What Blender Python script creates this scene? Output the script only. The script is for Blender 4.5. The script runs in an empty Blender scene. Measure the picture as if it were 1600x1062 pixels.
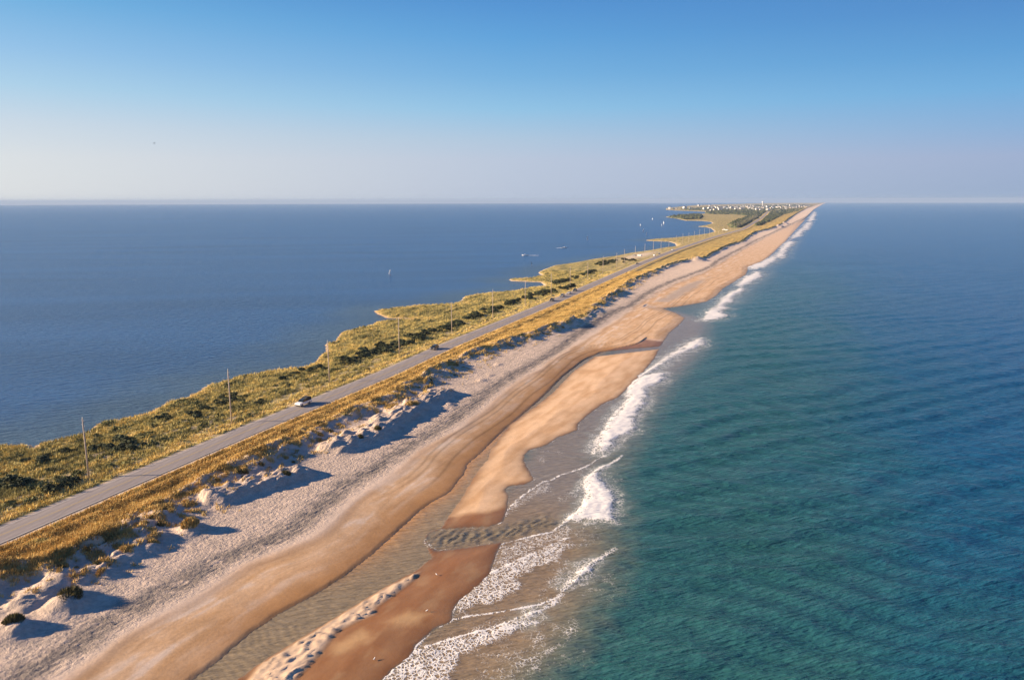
import bpy, math, random
import numpy as np
from mathutils import Matrix, Vector
random.seed(7); rng = np.random.default_rng(7)
C = bpy.context.scene.collection
R_ = math.radians

# ------------------------------------------------------------------ camera model
F, CX, CY, H, RE = 1200., 800., 531., 60., 7.4e6      # focal length in photo pixels, camera height, earth radius (with refraction)
PITCH, ROLL, AL = R_(10.31), R_(-0.143), R_(22.3)      # AL: bearing of the barrier island
SUN_EL, SUN_AZ = R_(18.5), R_(-94.0)                   # azimuth of the sun from +Y, clockwise (-94 = just behind left)
HX = [0, 160, 500, 800, 1050, 1250, 1440, 1600]; HY = [324, 322.3, 317.5, 314.8, 313.8, 315.5, 318.6, 320]
_a = math.pi/2 - PITCH
ROT = np.array(Matrix.Rotation(_a, 3, 'X') @ Matrix.Rotation(ROLL, 3, 'Z'))
SA, CA = math.sin(AL), math.cos(AL)

def un(x, y, z=0.):
    """a survey point of the photograph -> its place on the ground (curved earth), lens distortion near the horizon allowed for"""
    hp = np.interp(x, HX, HY); hm = 317.4-(x-800)*.0025
    y = y+(hm-hp)*math.exp(-max(y-hp, 0)/45.)
    d = ROT @ np.array([x-CX, CY-y, -F]); d = d/np.linalg.norm(d)
    dh = math.hypot(d[0], d[1]); a = dh*dh/(2*RE); b = d[2]; c = H-z
    q = b*b-4*a*c
    r = (-b-math.sqrt(q))/(2*a) if q > 0 else -b/(2*a)
    return d[0]*r, d[1]*r
def to_st(X, Y): return X*SA+Y*CA, X*CA-Y*SA           # s along the island, t across it (towards the ocean)
def to_xy(s, t): return s*SA+t*CA, s*CA-t*SA
def trace(pts, z=0.): return np.array([to_st(*un(x, y, z)) for x, y in pts])
def line(pts, z=0.):
    a = trace(pts, z); a = a[np.argsort(a[:, 0])]
    sm = np.geomspace(40, 60000, 900)
    t = np.interp(sm, a[:, 0], a[:, 1])
    k = np.hanning(9); k /= k.sum()
    tp = np.convolve(np.pad(t, 4, mode='edge'), k, 'valid')
    return lambda s: np.interp(s, sm, tp)
def drop(X, Y): return (np.asarray(X)**2+np.asarray(Y)**2)/(2*RE)

# ------------------------------------------------------------------ noise
_P = rng.permutation(256); _P = np.concatenate([_P, _P, _P[:2]]); _G = rng.uniform(0, 2*math.pi, 256)
_GX, _GY = np.cos(_G).astype(np.float32), np.sin(_G).astype(np.float32)
def pn(x, y, seed=0):
    x = np.asarray(x, dtype=np.float64)+seed*17.31; y = np.asarray(y, dtype=np.float64)+seed*9.77
    fx = np.floor(x); fy = np.floor(y); xi = fx.astype(np.int64) & 255; yi = fy.astype(np.int64) & 255
    x = (x-fx).astype(np.float32); y = (y-fy).astype(np.float32)
    u = x*x*x*(x*(x*6-15)+10); v = y*y*y*(y*(y*6-15)+10)
    def g(ix, iy, dx, dy):
        h = _P[_P[ix & 255]+(iy & 255)]
        return _GX[h]*dx+_GY[h]*dy
    a = g(xi, yi, x, y); b = g(xi+1, yi, x-1, y); c = g(xi, yi+1, x, y-1); d = g(xi+1, yi+1, x-1, y-1)
    return 1.45*((a+(b-a)*u)+((c+(d-c)*u)-(a+(b-a)*u))*v)
def fbm(x, y, o=4, seed=0, gain=.5):
    r = 0; am = 1.; n = 0
    for i in range(o):
        r = r+am*pn(x, y, seed+i); n += am; am *= gain
        x, y = (x*1.6+y*1.2)*1.02, (y*1.6-x*1.2)*1.02
    return r/n*1.3
def ss(a, b, x):
    k = np.clip((x-a)/(b-a), 0, 1); return k*k*(3-2*k)
def mix(a, b, k):
    if np.ndim(a) == 1 or np.ndim(a) == 0 and np.ndim(b) == 1: a = np.asarray(a)
    return a+(b-a)*k
def sdf(px, py, poly, closed=True, far=1e9):
    """distance to a polyline; signed, positive inside, when closed"""
    px = np.asarray(px, dtype=np.float32); py = np.asarray(py, dtype=np.float32)
    out = np.full(px.shape, far, np.float32)
    lo, hi = poly.min(0), poly.max(0); m = 30 if far > 1e8 else far
    if far < 1e8:
        sel = (px > lo[0]-m) & (px < hi[0]+m) & (py > lo[1]-m) & (py < hi[1]+m)
    else: sel = np.ones(px.shape, bool)
    x = px[sel]; y = py[sel]
    d = np.full(x.shape, 1e18, np.float32); ins = np.zeros(x.shape, bool)
    n = len(poly)
    for i in range(n if closed else n-1):
        ax, ay = poly[i]; bx, by = poly[(i+1) % n]
        ex, ey = bx-ax, by-ay; L = ex*ex+ey*ey+1e-9
        wx = x-np.float32(ax); wy = y-np.float32(ay)
        h = np.clip((wx*np.float32(ex)+wy*np.float32(ey))/np.float32(L), 0, 1)
        dx = wx-h*np.float32(ex); dy = wy-h*np.float32(ey)
        d = np.minimum(d, dx*dx+dy*dy)
        if closed:
            c = (ay > y) != (by > y)
            if ey != 0: ins ^= c & (x < (bx-ax)*(y-ay)/ey+ax)
    d = np.sqrt(d)
    if closed: d = np.where(ins, d, -d); 
    if closed and far < 1e8: out[:] = -far
    out[sel] = d
    return out

# ------------------------------------------------------------------ surveyed lines
ROAD = line([(0,837),(400,667.5),(600,585),(700,539.5),(800,498.5),(840,482),(880,465),(920,447.5),(1000,412),(1050,392),(1112,371),(1162,357),(1190,340),(1200,330)], 2.)
VEG = line([(0,893),(60,885),(120,868),(200,822),(265,790),(330,745),(400,716),(460,684),(500,661),(560,641),(610,624),(650,598),(700,570),(740,549),(800,532),(850,516),(900,500),(920,488),(940,471),(959,462),(991,436),(1030,420.6),(1052,411),(1082,404),(1103,402),(1122,391),(1137,383),(1161,376),(1171,368),(1182,361),(1201,357),(1214,353),(1227,346),(1232.5,341),(1240,336),(1250,330),(1262,324)], 4.3)
ORANGE = line([(103,1062),(156,1027),(203,992),(266,955),(328,921),(391,880),(437,864),(500,833),(560,776),(611,742),(661,705),(722,668),(762,638),(796,607),(870,560),(930,520),(965,497),(996,479),(1030,456),(1060,441),(1099,426),(1118,417),(1137,404),(1174,383),(1202,368),(1240,350),(1262,338),(1278,327)], 1.5)
RL_PX = [(240,1110),(300,1062),(344,1030),(390,989),(437,958),(490,930),(535,902),(580,866),(612,838),(640,812),(665,790),(702,769),(725,739),(729,726),(749,709),(776,682),(813,651),(847,621),(881,587),(914,562),(941,550),(982,545.5),(1034,541)]
RR_PX = [(310,1110),(372,1062),(400,1041),(464,1001),(497,981),(550,949),(599,919),(644,896),(676,872),(668,852),(663,843),(670,832),(690,826),(702,807),(725,773),(744,739),(762,719),(766,705),(796,665),(830,641),(864,614),(897,580),(931,557),(982,551),(1034,545)]
RUNL = line([(x, y) for x, y in RL_PX], 0.)
RUNR = line([(310,1110),(372,1062),(464,1001),(550,949),(644,896),(702,807),(725,773),(744,739),(766,705),(796,665),(830,641),(864,614),(897,580),(931,557)], 0.)
RUN_POLY = np.concatenate([trace(RL_PX), trace(RR_PX)[::-1]])
SEA_PX = [(500,1200),(560,1100),(597,1062),(612,1045),(640,1026),(648,1008),(672,985),(704,969),(706,955),(716,940),(745,915),(765,897),(770,875),(777,860),(783,848),(730,856),(680,862),(668,852),(663,843),(670,832),(690,826),(765,822),(784,815),(790,800),(793,776),(788,765),(793,759),(818,757),(833,749),(827,739),(818,722),(819,710),(826,703),(854,695),(870,683),(881,680),(901,672),(902.5,661.5),(918,648),(941,631),(965,621),(985,601),(1002,584),(1022,560),(1032,540),(1045,520),(1060,508),(1070,497),(1056,489),(1035,482),(1060,479),(1089,474),(1104,471),(1119,462),(1129,451),(1144,442),(1165,429),(1170,417),(1190,409),(1200,402),(1212,391),(1227,377),(1241,361),(1255,346),(1266,333),(1272,327)]
_sea = trace(SEA_PX)
_hsh = np.array([(30000., -150.), (30000., 60000.), (-3000., 60000.), (-3000., -40.), (-200., -47.)])
SEA_POLY = np.concatenate([_sea, _hsh])
SEAT = line([(x, y) for x, y in SEA_PX if not (660 < x < 700 and y > 820)], 0.)
SHORE_PX = [(0,698),(47,696),(53,703),(57,696),(79,691),(121,681),(136,676),(154,662),(186,657),(226,648),(251,636),(268,626),(291,622),(314,611),(325,602),(336,600),(376,588),(400,585),(415,581),(450,576),(472,575),(492,567),(500,556),(510,550),(509,537),(522,535),(532,521),(560,512),(580,509),(587,504),(622,499),(650,499),(605,497),(589,490),(585,486),(615,482),(657,477),(705,475),(720,471),(725,464),(745,460),(775,457),(800,455),(825,450),(852,447),(845,441),(800,439),(795,437),(800,436),(830,434),(847,430),(841,426),(850,421),(865,415),(900,410),(925,405),(960,400),(985,395),(1015,391),(1037,387),(1057,385),(1055,380),(1045,377),(1010,375.5),(1010,374.5),(1025,372.5),(1050,371),(1087,367),(1107,364),(1117,361),(1111,356),(1103,354),(1091,353.4),(1092,352.6),(1103,351),(1114,348),(1110,345.5),(1096,344),(1072,343.5),(1056,339.6),(1040,337.5),(1048,335.5),(1075,332.6),(1098,332.4),(1107,331.6),(1105,329.5),(1082,328),(1058,327),(1041,325.6),(1041,323.3),(1058,321),(1086,318.4),(1150,317)]
_sh = trace(SHORE_PX)
LAND_POLY = np.concatenate([[(-2500., -60.), (-2500., -200.), (40., -196.), (95., -190.)], _sh, [(30000., -1500.), (30000., -60.)]])
# dune crests and mounds that stand in front of the vegetation: px, radius (m), height (m), elongation along the island
MOUNDS = [(18,972,2.2,1.6),(108,930,2.6,1.9),(92,938,2.2,.9),(165,888,1.6,.9),(236,848,1.5,1.0),(297,818,2.0,1.6),(60,915,2.2,.9),(700,622,1.6,.8),(752,590,1.4,.6),(765,582,1.0,.4),(1088,406,6,4.),(1213,354,14,6),(1222,349,14,6),(778,566,1.2,.5)]
SPURS = [([(125,905),(160,888),(195,866)], 1.7, .8, 1.5), ([(340,775),(375,762),(410,752),(440,744),(462,736)], 3.3, 1.5, 1.0), ([(30,945),(60,925),(95,905)], 2.2, .8, 1.5),
 ([(524,694),(545,688),(575,676),(600,660),(622,648),(645,636),(668,624),(690,612)], 4.0, 1.7, 2.5), ([(560,672),(590,655),(615,642)], 1.6, .8, 2.5), ([(205,868),(235,846),(262,838)], 1.3, .8, 1.5)]
_SP = [(np.array([to_st(*un(x, y, 2.2+h_*.6)) for x, y in p]), w_, h_) for p, w_, h_, _ in SPURS]
_M = [(to_st(*un(x, y+6*(y > 600), 3.)), r, h) for x, y, r, h in MOUNDS]

def terrain(s, t, full=False):
    s = np.asarray(s, dtype=np.float64); t = np.asarray(t, dtype=np.float64); o = np.ones_like(s)
    tR, tV, tO, tL, tQ = ROAD(s), VEG(s), ORANGE(s), RUNL(s), RUNR(s)
    near = 1-ss(300, 900, s)
    lg = fbm(s/45, t/45, 3, 1); md = fbm(s/9, t/9, 3, 5); sm = fbm(s/2.6, t/2.6, 3, 9)
    dR = t-tR
    wob = (3.2*fbm(s/14, t/14, 2, 20)+1.3*fbm(s/4.5, t/4.5, 2, 23))*(.35+.65*near)+1.2*lg
    dV = t-tV+wob
    # --- land sections
    sh = sdf(s, t, LAND_POLY)
    sh = np.where(sh > 1e8, 100, sh)+.9*sm*(.3+.7*near)
    marsh = .55+1.25*ss(-42, -7, dR)+.30*lg+.22*md
    marsh = np.minimum(marsh, np.where(sh > 0, .10+.28*sh, sh*.25))
    crest = 5.0+1.1*pn(s/38, o*.5, 3)+.9*md
    foot = np.maximum(tO-8, tV+8)
    back = 2.0+.7*np.exp(-((dR-9.5)/1.6)**2)+(crest-2.0)*ss(10.5, 1, 0)*0
    k = np.clip((dR-10)/np.maximum(tV-tR-12, 3), 0, 1)
    dune = 2.0+.75*np.exp(-((dR-9.5)/1.7)**2)+(crest-2.0)*k**1.4+(.35*md+.18*sm)*ss(9, 13, dR)
    slope = 2.5+(crest-2.5)*np.exp(-np.maximum(dV+1.0, 0)/2.6)
    bch = 1.55+.95*np.clip((tO-t)/np.maximum(tO-tV-6, 4), 0, 1)**1.1
    bch = np.where(t > tO, 1.55-np.minimum(1.2, .105*np.maximum(tL-tO, 4))*np.clip((t-tO)/np.maximum(tL-tO, 4), 0, 1), bch)
    hum = np.maximum(fbm(s/5.5, t/5.5, 2, 31), 0)*1.5*np.exp(-((dV-1.0)/3.2)**2)*near*.8
    sea_side = bch+(slope-2.5)*ss(-1.2, .3, dV)+hum
    z = np.where(dV < -1.0, dune, sea_side)
    bl = ss(-2.4, .4, dV); z = mix(dune, sea_side, bl)
    z = np.where(dR < -4.5, mix(marsh, 2.0, ss(-8.5, -5.5, dR)), z)
    z = mix(z, 2.0, ss(-6.4, -5.4, dR)*(1-ss(5.2, 6.6, dR)))
    z = z-.35*np.exp(-((dR-7.2)/.9)**2)-.3*np.exp(-((dR+7.6)/1.)**2)
    mnd = np.zeros_like(s)
    for (ms, mt), r, h in _M:
        q = ((s-ms)/(r*1.15))**2+((t-mt)/r)**2
        mnd = np.maximum(mnd, h*np.exp(-q*(.9+.5*md)-.15*np.abs(sm))*(1+.3*sm*near))
    for p_, w_, h_ in _SP:
        d_ = sdf(s+1.2*md+.5*sm, t+1.6*md+.7*sm, p_, closed=False, far=14)
        mnd = np.maximum(mnd, h_*np.exp(-(d_/w_)**4*.8)*(1+.55*sm+.35*np.abs(pn(s/1.2, t/1.2, 55))))
    z = np.where(dR > 6, z+mnd*np.clip(1-(z-3)/4, .25, 1), z)
    # --- foreshore
    dS = -sdf(s, t, SEA_POLY); dQ = -sdf(s, t, RUN_POLY, far=60)
    ragged = .22*sm*near
    dS = dS+ragged; dQ = dQ+ragged*1.2
    rightof = t > (tL+tQ)/2
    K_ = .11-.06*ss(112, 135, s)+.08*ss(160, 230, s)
    left = z-(z-(.10+K_*ss(0, .75, dQ)))*np.exp(-np.maximum(dQ, 0)/3.2)
    zz = np.where(rightof, np.minimum(z, .12+.57*(1-np.exp(-np.maximum(dQ, 0)/9.))), left)
    inland = .3*np.maximum(tO+3-t, 0)
    z = np.where((s < 330) & (t > tO-6), zz, z)
    z = np.where(rightof & (s < 330), np.minimum(z, .10+.045*np.maximum(dS, 0)), np.minimum(z, .10+np.where(s < 330, .25, .11)*np.maximum(dS, 0)+inland))
    z = np.where(dQ < 0, np.maximum(-.5, .1+.30*dQ), z)
    z = np.where(dS < 0, np.maximum(-2.5, .1+.18*dS), z)
    # footprints and wind ripples on the loose sand
    rough = ss(-1, 3, dV)*(1-ss(-3.5, .5, t-tO))
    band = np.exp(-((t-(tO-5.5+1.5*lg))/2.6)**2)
    fine = (np.abs(pn(s/1.1, t/1.1, 41))*.5+.5*np.abs(pn(s/.55, t/.55, 43)))
    z = z-rough*(.20+.25*band)*fine*(1-ss(350, 700, s))
    ridge = np.clip(sdf(s, t, RIDGE, far=20)/.9, 0, 1)
    arg = (s*1.0-t*.30)/2.3+1.5*pn(s/4, t/4, 51)+.5*pn(s/1.3, t/1.3, 52)
    z = z+ridge*(.14+.42*(1-np.abs(np.sin(arg*math.pi)))**1.5*(.85+.45*pn(s/3, t/3, 53)))*(dQ > 0)
    if not full: return z
    return z, dict(dR=dR, dV=dV, dS=dS, dQ=dQ, sh=sh, tO=tO, tL=tL, tQ=tQ, tV=tV, rough=rough, band=band, ridge=ridge, near=near, lg=lg, md=md, sm=sm, mnd=mnd, rightof=rightof)
RIDGE = trace([(380,1072),(400,1041),(464,1001),(497,981),(550,949),(599,919),(644,897),(660,893),(650,908),(617,934),(590,952),(587,964),(560,975),(530,990),(505,1022),(471,1059),(450,1080)])
BAR = trace([(702,808),(725,773),(744,739),(766,705),(796,665),(830,641),(864,614),(897,580),(931,557),(1029,545),(1022,560),(1002,584),(985,601),(965,621),(941,631),(918,648),(902,662),(901,672),(881,680),(854,695),(823,705),(818,722),(827,739),(833,749),(793,759),(793,776),(789,793),(762,801.5)])
PALE = [trace(p) for p in ([(520,1012),(540,1000),(565,985),(580,988),(582,1001),(560,1010),(540,1024),(520,1030)], [(600,975),(640,955),(668,962),(660,978),(620,976)])]

def ground(X, Y):
    """height of the bare ground in the world at X, Y"""
    s, t = to_st(np.atleast_1d(X).astype(float), np.atleast_1d(Y).astype(float))
    return np.maximum(terrain(s, t), 0)-drop(X, Y)

# ------------------------------------------------------------------ mesh + material helpers
def raw_mesh(name, V, faces_flat, nper, mat, smooth=False, parent=None, attrs=None, cols=None):
    me = bpy.data.meshes.new(name)
    V = np.asarray(V, dtype=np.float32); n = len(V)
    ff = np.asarray(faces_flat, dtype=np.int32).ravel(); nf = len(ff)//nper
    me.vertices.add(n); me.vertices.foreach_set('co', V.ravel())
    me.loops.add(len(ff)); me.loops.foreach_set('vertex_index', ff)
    me.polygons.add(nf); me.polygons.foreach_set('loop_start', np.arange(0, nf*nper, nper, dtype=np.int32))
    me.update(calc_edges=True)
    me.polygons.foreach_set('use_smooth', np.full(nf, smooth))
    for k, v in (attrs or {}).items():
        a = me.attributes.new(k, 'FLOAT', 'POINT'); a.data.foreach_set('value', np.asarray(v, dtype=np.float32).ravel())
    for k, v in (cols or {}).items():
        a = me.attributes.new(k, 'FLOAT_COLOR', 'POINT'); c = np.ones((n, 4), np.float32); c[:, :3] = v.reshape(-1, 3); a.data.foreach_set('color', c.ravel())
    me.materials.append(mat)
    o = bpy.data.objects.new(name, me); C.objects.link(o)
    if parent: o.parent = parent
    return o
def grid(name, X, Y, Z, mat, attrs=None, cols=None):
    n, m = X.shape
    idx = np.arange(n*m, dtype=np.int32).reshape(n, m)
    f = np.stack([idx[:-1, :-1], idx[:-1, 1:], idx[1:, 1:], idx[1:, :-1]], -1)
    # counter-clockwise from above
    a = (X[0, 1]-X[0, 0])*(Y[1, 0]-Y[0, 0])-(Y[0, 1]-Y[0, 0])*(X[1, 0]-X[0, 0])
    if a < 0: f = f[..., ::-1]
    return raw_mesh(name, np.stack([X, Y, Z], -1).reshape(-1, 3), f.reshape(-1, 4), 4, mat, True, None, attrs, cols)
def tag(o, label=None, cat=None, group=None, kind=None):
    for k, v in (('label', label), ('category', cat), ('group', group), ('kind', kind)):
        if v: o[k] = v
    return o
def empty(name, loc, rz=0, scale=1):
    o = bpy.data.objects.new(name, None); C.objects.link(o); o.location = loc; o.rotation_euler = (0, 0, rz); o.scale = (scale,)*3
    o.empty_display_size = .5
    return o
def kids(o): return [c for c in ALLKIDS.get(o.name, [])]
ALLKIDS = {}
def reg(o):
    if o.parent: ALLKIDS.setdefault(o.parent.name, []).append(o)
    return o
def copy_tree(o, parent=None):
    c = o.copy(); C.objects.link(c)
    if parent: c.parent = parent; reg(c)
    for ch in list(ALLKIDS.get(o.name, [])): copy_tree(ch, c)
    return c

class MB:
    def __init__(s): s.v = []; s.f = []
    def add(s, vs, fs):
        n = len(s.v); s.v += [tuple(map(float, v)) for v in vs]; s.f += [tuple(i+n for i in f) for f in fs]; return s
    def box(s, x0, x1, y0, y1, z0, z1, tx=0, ty=0):
        return s.add([(x0,y0,z0),(x1,y0,z0),(x1,y1,z0),(x0,y1,z0),(x0+tx,y0+ty,z1),(x1-tx,y0+ty,z1),(x1-tx,y1-ty,z1),(x0+tx,y1-ty,z1)],
                     [(3,2,1,0),(4,5,6,7),(0,1,5,4),(1,2,6,5),(2,3,7,6),(3,0,4,7)])
    def prism(s, prof, y0, y1, inset=0., top=None):
        """side profile (x, z) counter-clockwise, extruded over y; inset narrows the upper points"""
        n = len(prof); zt = top if top is not None else max(p[1] for p in prof); zb = min(p[1] for p in prof)
        k = [inset*max(0, (p[1]-zb)/(zt-zb)) for p in prof]
        a = [(p[0], y0+q, p[1]) for p, q in zip(prof, k)]; b = [(p[0], y1-q, p[1]) for p, q in zip(prof, k)]
        return s.add(a+b, [tuple(range(n)), tuple(range(2*n-1, n-1, -1))]+[(i, i+n, (i+1) % n+n, (i+1) % n) for i in range(n)])
    def tube(s, a, b, r0, r1=None, n=10, cap=True):
        a = Vector(a); b = Vector(b); r1 = r0 if r1 is None else r1
        d = (b-a).normalized(); u = d.orthogonal().normalized(); w = d.cross(u)
        vs = [a+(u*math.cos(2*math.pi*i/n)+w*math.sin(2*math.pi*i/n))*r0 for i in range(n)]+[b+(u*math.cos(2*math.pi*i/n)+w*math.sin(2*math.pi*i/n))*r1 for i in range(n)]
        fs = [(i, (i+1) % n, (i+1) % n+n, i+n) for i in range(n)]
        if cap: fs += [tuple(range(n-1, -1, -1)), tuple(range(n, 2*n))]
        return s.add(vs, fs)
    def lathe(s, prof, n=16, c=(0, 0, 0)):
        vs = []; fs = []
        for r, z in prof: vs += [(c[0]+r*math.cos(2*math.pi*i/n), c[1]+r*math.sin(2*math.pi*i/n), c[2]+z) for i in range(n)]
        for j in range(len(prof)-1):
            fs += [(j*n+i, j*n+(i+1) % n, (j+1)*n+(i+1) % n, (j+1)*n+i) for i in range(n)]
        fs += [tuple(range(n-1, -1, -1)), tuple(range((len(prof)-1)*n, len(prof)*n))]
        return s.add(vs, fs)
    def build(s, name, mat, parent=None, smooth=False, bevel=0):
        me = bpy.data.meshes.new(name); me.from_pydata(s.v, [], s.f); me.update()
        if smooth: me.polygons.foreach_set('use_smooth', [True]*len(me.polygons))
        me.materials.append(mat)
        o = bpy.data.objects.new(name, me); C.objects.link(o)
        if bevel:
            b = o.modifiers.new('bevel', 'BEVEL'); b.width = bevel; b.segments = 2; b.limit_method = 'ANGLE'
        if parent: o.parent = parent; reg(o)
        return o

def mat(name, col=(.5, .5, .5), rough=.6, metal=0., spec=.5):
    m = bpy.data.materials.new(name); m.use_nodes = True; nt = m.node_tree
    b = nt.nodes['Principled BSDF']; b.inputs['Base Color'].default_value = (*col, 1); b.inputs['Roughness'].default_value = rough
    b.inputs['Metallic'].default_value = metal; b.inputs['Specular IOR Level'].default_value = spec
    return m, nt, b
def N(nt, typ, **kw):
    n = nt.nodes.new(typ)
    for k, v in kw.items():
        if k in n.inputs: n.inputs[k].default_value = v
        else: setattr(n, k, v)
    return n
def geo_pos(nt, scale=(1, 1, 1), rot=0):
    g = N(nt, 'ShaderNodeNewGeometry'); mp = N(nt, 'ShaderNodeMapping'); mp.inputs['Scale'].default_value = scale; mp.inputs['Rotation'].default_value = (0, 0, rot)
    nt.links.new(g.outputs['Position'], mp.inputs['Vector']); return mp.outputs['Vector']
def noise(nt, vec, scale, detail=4, rough=.55):
    n = N(nt, 'ShaderNodeTexNoise'); n.inputs['Scale'].default_value = scale; n.inputs['Detail'].default_value = detail; n.inputs['Roughness'].default_value = rough
    nt.links.new(vec, n.inputs['Vector']); return n.outputs['Fac']
def mth(nt, op, a, b=None, c=None, clamp=False):
    n = N(nt, 'ShaderNodeMath'); n.operation = op; n.use_clamp = clamp
    for i, v in enumerate((a, b, c)):
        if v is None: continue
        if isinstance(v, (int, float)): n.inputs[i].default_value = v
        else: nt.links.new(v, n.inputs[i])
    return n.outputs[0]
def mixc(nt, fac, a, b, mode='MIX'):
    n = N(nt, 'ShaderNodeMix'); n.data_type = 'RGBA'; n.blend_type = mode
    for i, v in ((0, fac), (6, a), (7, b)):
        if isinstance(v, (int, float)): n.inputs[i].default_value = v
        elif isinstance(v, tuple): n.inputs[i].default_value = (*v, 1)
        else: nt.links.new(v, n.inputs[i])
    return n.outputs[2]
def attr(nt, name, out='Fac'):
    a = N(nt, 'ShaderNodeAttribute'); a.attribute_name = name; return a.outputs[out]
def ramp(nt, fac, stops):
    r = N(nt, 'ShaderNodeValToRGB'); e = r.color_ramp.elements
    while len(e) < len(stops): e.new(.5)
    for el, (p, c) in zip(e, stops): el.position = p; el.color = (*c, 1) if len(c) == 3 else c
    nt.links.new(fac, r.inputs['Fac']); return r.outputs['Color']

M = {}
# --- ground: the kinds of surface come from the survey masks, grain and relief from noise
m, nt, b = mat('ground_sand_and_turf', rough=.9, spec=.25); M['ground'] = m
P1 = geo_pos(nt)
grain = noise(nt, P1, 2.2, 6, .7); coarse = noise(nt, P1, .22, 4, .6)
vegm = attr(nt, 'veg'); wet = attr(nt, 'wet'); base = attr(nt, 'albedo', 'Color')
g1 = mth(nt, 'MULTIPLY_ADD', grain, .55, .725)
g2 = mth(nt, 'MULTIPLY_ADD', grain, 1.5, .25)
gm = N(nt, 'ShaderNodeMix'); gm.data_type = 'FLOAT'; nt.links.new(vegm, gm.inputs[0]); nt.links.new(g1, gm.inputs[2]); nt.links.new(g2, gm.inputs[3])
gw = mth(nt, 'MULTIPLY', mth(nt, 'SUBTRACT', gm.outputs[0], 1.0), mth(nt, 'SUBTRACT', 1.0, mth(nt, 'MULTIPLY', wet, .8)))
gf = mth(nt, 'ADD', gw, 1.0)
cf = mth(nt, 'MULTIPLY_ADD', coarse, .4, .8)
k = mth(nt, 'MULTIPLY', gf, cf)
vm = N(nt, 'ShaderNodeVectorMath'); vm.operation = 'SCALE'; nt.links.new(base, vm.inputs[0]); nt.links.new(k, vm.inputs['Scale'])
nt.links.new(vm.outputs[0], b.inputs['Base Color'])
nt.links.new(mth(nt, 'MULTIPLY_ADD', wet, -.5, .92), b.inputs['Roughness'])
nt.links.new(mth(nt, 'MULTIPLY_ADD', wet, .1, .12), b.inputs['Specular IOR Level'])
bp = N(nt, 'ShaderNodeBump'); bp.inputs['Distance'].default_value = 1.0
nt.links.new(mth(nt, 'MULTIPLY_ADD', attr(nt, 'bumpy'), .45, .02), bp.inputs['Strength'])
nt.links.new(noise(nt, P1, 1.6, 5, .65), bp.inputs['Height']); nt.links.new(bp.outputs[0], b.inputs['Normal'])

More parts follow.
